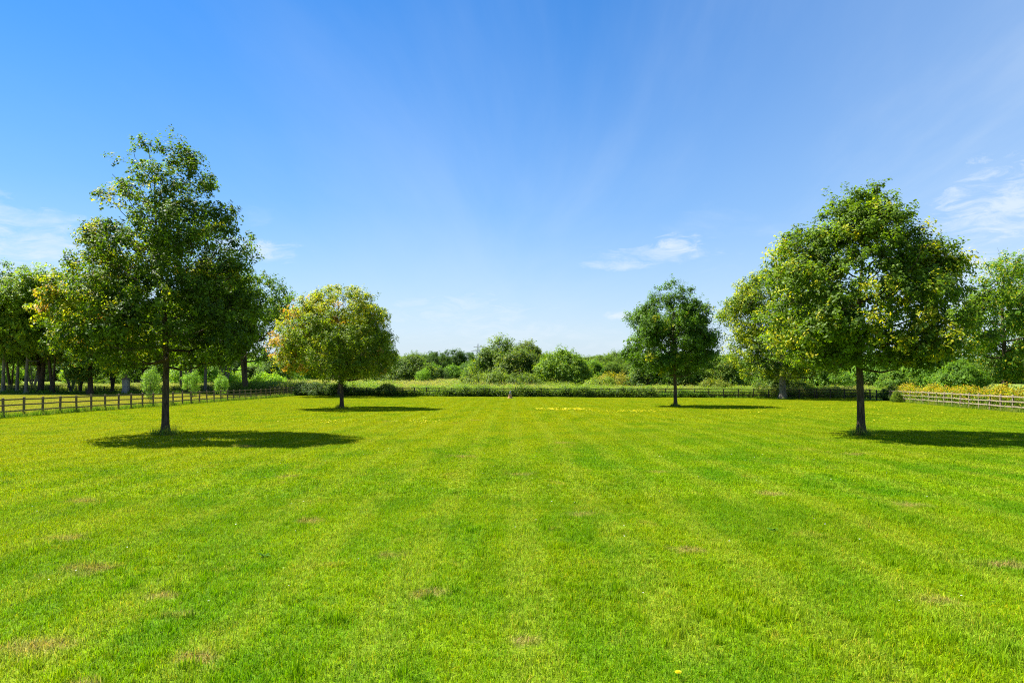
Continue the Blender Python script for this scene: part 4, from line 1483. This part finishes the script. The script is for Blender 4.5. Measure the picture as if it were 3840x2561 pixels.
# ------------------------------------------------------------------ meadow herbs, long grass and flowers
def herb_tile(name, n, h0, h1, spread_, colr, seed, blade=.03, heads=None):
    r = np.random.default_rng(seed)
    vs_, qs_, cs_ = [], [], []
    n0 = 0
    root = np.zeros((n, 3))
    root[:, :2] = r.normal(0, spread_, (n, 2))
    hgt = r.uniform(h0, h1, n)
    az_ = r.uniform(0, 6.28, n)
    ln = np.abs(r.normal(0, .28, n)) + .05
    d = np.stack([np.cos(az_), np.sin(az_), 0 * az_], 1)
    s = np.stack([-np.sin(az_), np.cos(az_), 0 * az_], 1)
    up = np.array([0, 0, 1.0])
    p1 = root + up * (hgt * .55)[:, None] + d * (hgt * ln * .35)[:, None]
    p2 = root + up * (hgt * .97)[:, None] + d * (hgt * ln)[:, None]
    hw = s * blade / 2 * r.uniform(.6, 1.3, (n, 1))
    v = np.stack([root - hw, root + hw, p1 + hw, p1 - hw, p2 + hw * .15, p2 - hw * .15], 1).reshape(-1, 3)
    b = np.arange(n)[:, None] * 6
    q = np.concatenate([b + np.array([[0, 1, 2, 3]]), b + np.array([[3, 2, 4, 5]])])
    c = np.repeat(lerp(colr[0], colr[1], r.random(n)), 6, 0)
    if heads:
        cent = np.repeat(p2, heads[1], 0) + r.normal(0, heads[2], (n * heads[1], 3))
        v2, q2 = leaves(cent, np.zeros_like(cent), heads[3], heads[3] * .5, r, 1.0)
        q2 = q2 + len(v)
        c2 = np.repeat(lerp(heads[0][0], heads[0][1], r.random(len(cent))), 4, 0)
        v, q, c = np.concatenate([v, v2]), np.concatenate([q, q2]), np.concatenate([c, c2])
    return mesh_np(name, v, q, M_LEAF, c)


HERB = [herb_tile('herb_green', 70, .5, 1.1, .35, ((.10, .18, .03), (.20, .27, .05)), 51, .035, (((.13, .21, .03), (.22, .28, .06)), 5, .14, .12)),
        herb_tile('herb_pale', 80, .6, 1.3, .35, ((.14, .22, .035), (.24, .29, .06)), 52, .03, (((.24, .27, .09), (.33, .29, .14)), 4, .10, .09)),
        herb_tile('herb_nettle', 60, .4, 1.0, .35, ((.08, .16, .02), (.14, .23, .03)), 53, .04, (((.09, .18, .02), (.17, .25, .04)), 8, .18, .13))]
pts, idx, scl = [], [], []
for i in range(5200):
    x = rng.uniform(-46, 62)
    y = fy(min(x, 37)) + 1.0 + 52 * rng.random() ** 1.5
    if x < -31 and y < 112:
        continue
    pts.append((x, y, gz(x, y)))
    nn = math.sin(x * .35 + 1) + math.sin(y * .3 + x * .13)
    idx.append(1 if nn + rng.normal(0, .6) > .3 else (0 if rng.random() < .6 else 2))
    scl.append(rng.uniform(.6, 1.25) * (1 + .35 * (y > 112)))
for i in range(2600):
    x, y = rng.uniform(-60, 20), rng.uniform(160, 320)
    if ((x + 24) / 19) ** 2 + ((y - 268) / 35) ** 2 < 1:
        continue
    pts.append((x, y, gz(x, y)))
    idx.append(int(rng.random() < .75))
    scl.append(rng.uniform(.7, 1.4))
for i in range(1600):
    x, y = rng.uniform(-125, -34), rng.uniform(122, 170)
    if ((x + 98) / 27) ** 2 + ((y - 215) / 30) ** 2 < 1:
        continue
    pts.append((x, y, gz(x, y)))
    idx.append(int(rng.random() < .6))
    scl.append(rng.uniform(.5, 1.1))
for i in range(620):
    x = rng.uniform(-46, 50)
    y = fy(min(x, 37)) + 2.6 + 34 * rng.random() ** 1.3
    if x < -31 and y < 113:
        continue
    pts.append((x, y, gz(x, y)))
    idx.append(int(rng.integers(3, 6)))
    scl.append(rng.uniform(.26, .52))
MOUNDS = [tinted(VAR['mound'][2], tn, 1) for tn in ((1.5, 1.55, 1.3), (1.2, 1.4, .9), (1.9, 1.7, 1.9))]
for i_, me_ in enumerate(MOUNDS):
    me_.name = 'herb_x_mound_%d' % i_
scatter('meadow_plants', pts, HERB + MOUNDS, idx, rng.uniform(0, 6.28, len(pts)), np.array(scl), label='tall pale weeds and seeding grasses in the rough meadow')

LONG = [herb_tile('long_grass_a', 46, .14, .42, .13, ((.06, .15, .012), (.15, .25, .025)), 61, .012),
        herb_tile('long_grass_b', 40, .18, .60, .14, ((.10, .18, .02), (.28, .28, .07)), 62, .010)]
pts, idx, scl = [], [], []
for i in range(900):
    y = rng.uniform(36, 103)
    x = -30.45 - .5 * (y - 36) / 67 + rng.normal(0, .16)
    pts.append((x, y, gz(x, y)))
    idx.append(int(rng.random() < .3))
    scl.append(rng.uniform(.5, 1.2))
for i in range(520):
    x = rng.uniform(-31, 37)
    y = fy(x) + rng.normal(0, .15)
    pts.append((x, y, gz(x, y)))
    idx.append(0)
    scl.append(rng.uniform(.4, .9))
for i in range(330):
    t = rng.random()
    y = 42 + t * 33
    x = np.interp(y, [42, 57, 75], [33.6, 36.5, 40.3]) + rng.normal(0, .2)
    pts.append((x, y, gz(x, y)))
    idx.append(int(rng.random() < .6))
    scl.append(rng.uniform(.4, .9))
for i in range(380):
    x = rng.uniform(-105, -44)
    y = np.interp(x, [-110, -84, -62, -45], [124, 119, 114, 115]) + rng.normal(0, 1.6)
    pts.append((x, y, gz(x, y)))
    idx.append(0)
    scl.append(rng.uniform(.8, 1.8))
for (tx, ty, tr_) in ((-14.3, 29.7, .24), (14.4, 29.7, .26), (-13.6, 57.5, .3), (14.1, 62.1, .25), (32.7, 87, .5), (-23.4, 98, .4)):
    for i in range(22):
        a = rng.uniform(0, 6.28)
        x, y = tx + math.cos(a) * tr_ * rng.uniform(.9, 1.8), ty + math.sin(a) * tr_ * rng.uniform(.9, 1.8)
        pts.append((x, y, gz(x, y)))
        idx.append(int(rng.random() < .3))
        scl.append(rng.uniform(.4, .95))
scatter('long_grass', pts, LONG, idx, rng.uniform(0, 6.28, len(pts)), np.array(scl), label='uncut long grass at the feet of the fences and trunks')


TUS = [herb_tile('tussock_%d' % i, 34, .05, .12, .045, ((.75, .9, 1.0), (1.45, 1.3, .9)), 71 + i, .008, None) for i in range(3)]
for me_ in TUS:
    me_.materials.clear()
    me_.materials.append(M_BLADE)
pts, idx, scl = [], [], []
for i in range(5200):
    y = 4.0 + 24 * rng.random() ** 1.2
    x = rng.uniform(-1, 1) * (.8 * y + 2)
    if math.sin(x * 1.3 + 2 * math.sin(y * .8)) + math.sin(y * 1.9 + x * .6) + rng.normal(0, .5) < .35:
        continue
    pts.append((x, y, gz(x, y)))
    idx.append(int(rng.integers(0, 3)))
    scl.append(rng.uniform(.5, 1.1))
scatter('grass_tussocks', pts, TUS, idx, rng.uniform(0, 6.28, len(pts)), np.array(scl), label='taller grass tussocks standing in the near lawn')


def petal_material(name, c):
    m, t, out = new_mat(name)
    p = principled(t, c, .5, .3)
    tr = t.nodes.new('ShaderNodeBsdfTranslucent')
    tr.inputs[0].default_value = (*c, 1)
    mx = t.nodes.new('ShaderNodeMixShader')
    mx.inputs[0].default_value = .3
    t.links.new(p.outputs[0], mx.inputs[1])
    t.links.new(tr.outputs[0], mx.inputs[2])
    t.links.new(mx.outputs[0], out.inputs[0])
    return m


M_YEL = petal_material('yellow_petal', (.80, .66, .01))
M_WHT = petal_material('white_petal', (.75, .75, .70))
M_STEM = plain('flower_stem', (.12, .22, .03), .6, .3, .2, 30)


def flower_bunch(name, pts_, size, stem, mat, root=None):
    """small open flowers on stems as one mesh (petal cups) and stems as another"""
    mb, ms = MB(), MB()
    for (x, y, z_) in pts_:
        h = stem * random.uniform(.6, 1.2)
        a0 = random.uniform(0, 6)
        tx, ty = random.uniform(-.35, .35), random.uniform(-.35, .35)
        s = size * random.uniform(.7, 1.25)
        vv = [(x, y, z_ + h)]
        for i in range(5):
            a = a0 + i * 1.2566
            vv.append((x + s * math.cos(a), y + s * math.sin(a), z_ + h + s * (.35 + tx * math.cos(a) + ty * math.sin(a))))
            vv.append((x + .62 * s * math.cos(a + .63), y + .62 * s * math.sin(a + .63), z_ + h + s * .12))
        ff = []
        for i in range(5):
            ff += [(0, 1 + 2 * ((i + 4) % 5) + 1, 1 + 2 * i), (0, 1 + 2 * i, 2 + 2 * i)]
        mb.add(vv, ff)
        ms.add([(x - .002, y, z_), (x + .002, y, z_), (x + .002, y, z_ + h), (x - .002, y, z_ + h), (x, y + .003, z_)], [(0, 1, 2, 3), (1, 4, 2)])
    return mb.mesh(name + '_petals', mat), ms.mesh(name + '_stems', M_STEM)


BG = 'clumps of yellow flowers on the lawn'
for (x, y, n_, w2, lb) in [(2.05, 53.6, 40, .28, 'leftmost clump of yellow flowers in the row on the lawn'), (2.98, 53.8, 70, .38, 'second yellow flower clump from the left in the row'),
                           (3.92, 53.6, 75, .42, 'third yellow flower clump from the left in the row'), (4.86, 53.9, 75, .38, 'fourth and fullest yellow flower clump in the row'),
                           (5.62, 54.1, 22, .30, 'sparse last yellow flower clump at the right of the row')]:
    e = empty('yellow_flower_clump', (x, y, gz(x, y)))
    tag(e, lb, 'flowers', BG)
    pp = [(rng.normal(0, w2 * .62), rng.normal(0, .8), 0.0) for i in range(int(n_ * .75))]
    a, b = flower_bunch('buttercup', pp, .05, .14, M_YEL)
    link('petals', a, e)
    link('stems', b, e)
pp = []
for i in range(120):
    x = rng.choice([rng.uniform(5.4, 11.2), rng.normal(8.2, 1.0)])
    y = 50.8 + rng.normal(0, .9)
    pp.append((x, y, gz(x, y)))
for i in range(60):
    x, y = -9.5 + rng.normal(0, 1.2), 38 + rng.normal(0, .8)
    x = -4.6 + rng.normal(0, .6) if i < 34 else x
    pp.append((x, y, gz(x, y)))
for i in range(150):
    x, y = rng.uniform(14, 32), rng.uniform(38, 62)
    pp.append((x, y, gz(x, y)))
a, b = flower_bunch('buttercups', pp, .045, .13, M_YEL)
o = tag(link('buttercups', a), 'scattered yellow buttercups sprinkled over the lawn', None, None, 'stuff')
tag(link('buttercup_stems', b), 'thin stems of the scattered buttercups', None, None, 'stuff')
pp = []
for i in range(260):
    x, y = -12.6 + rng.normal(0, 1.6), 27.0 + rng.normal(0, 1.1)
    pp.append((x, y, gz(x, y)))
for i in range(90):
    x, y = rng.uniform(-9, 9), rng.uniform(7, 24)
    pp.append((x, y, gz(x, y)))
a, b = flower_bunch('clover', pp, .011, .06, M_WHT)
tag(link('clover_flowers', a), 'tiny white clover heads in the turf by the tall oak', None, None, 'stuff')

# one dandelion close to the camera
dl = empty('dandelion', (1.27, 5.5, gz(1.27, 5.5)))
tag(dl, 'single bright yellow dandelion near the bottom edge of the lawn', 'flower')
mb = MB()
for ring, (nn, r1, z1) in enumerate([(20, .026, .004), (16, .021, .010), (11, .014, .014), (6, .007, .016)]):
    for i in range(nn):
        a = 2 * math.pi * (i + .5 * ring) / nn
        ca, sa = math.cos(a), math.sin(a)
        wv_ = .0032
        mb.add([(.002 * ca + wv_ * sa * .5, .002 * sa - wv_ * ca * .5, .060), (r1 * ca + wv_ * sa, r1 * sa - wv_ * ca, .060 + z1), (r1 * ca * 1.08, r1 * sa * 1.08, .060 + z1 - .001),
                (r1 * ca - wv_ * sa, r1 * sa + wv_ * ca, .060 + z1)], [(0, 1, 2, 3)])
link('flower_head', mb.mesh('dandelion_head', M_YEL), dl)
mb = MB()
mb.tube([(0, 0, -.01), (.003, .002, .03), (0, 0, .06)], [.0022, .002, .003], 6)
link('stem', mb.mesh('dandelion_stem', M_STEM), dl)

# broad leaved weeds
M_DOCK = plain('weed_leaf', (.05, .13, .008), .8, .05, .35, 25)
mb = MB()
k = 6
vv, ff = [], []
for i in range(k + 1):
    t = i / k
    w_ = .035 * math.sin(math.pi * min(1, t * .93 + .07)) ** .8 + .002
    z_ = .09 * math.sin(t * 2.2)
    vv += [(t * .19, -w_, z_ + .008), (t * .19, 0, z_), (t * .19, w_, z_ + .008)]
for i in range(k):
    o_ = i * 3
    ff += [(o_, o_ + 3, o_ + 4, o_ + 1), (o_ + 1, o_ + 4, o_ + 5, o_ + 2)]
mb.add(vv, ff)
dock = mb.mesh('weed_leaf', M_DOCK, True)
for (x, y, s, lb) in [(3.95, 10.9, .6, 'dark broad leaved weed in the turf right of centre foreground'), (-3.2, 9.3, .55, 'dark broad leaved weed in the left foreground turf')]:
    e = empty('broad_leaved_weed', (x, y, gz(x, y) + .004))
    e.scale = (s, s, s)
    tag(e, lb, 'weed', 'broad leaved weeds in the turf')
    for i in range(8):
        o_ = link('leaf', dock, e, (0, 0, 0), (random.uniform(-.3, .3), random.uniform(-.15, .25), i * 2.4 + random.uniform(-.3, .3)))
        q = random.uniform(.6, 1.1)
        o_.scale = (q, q, q)
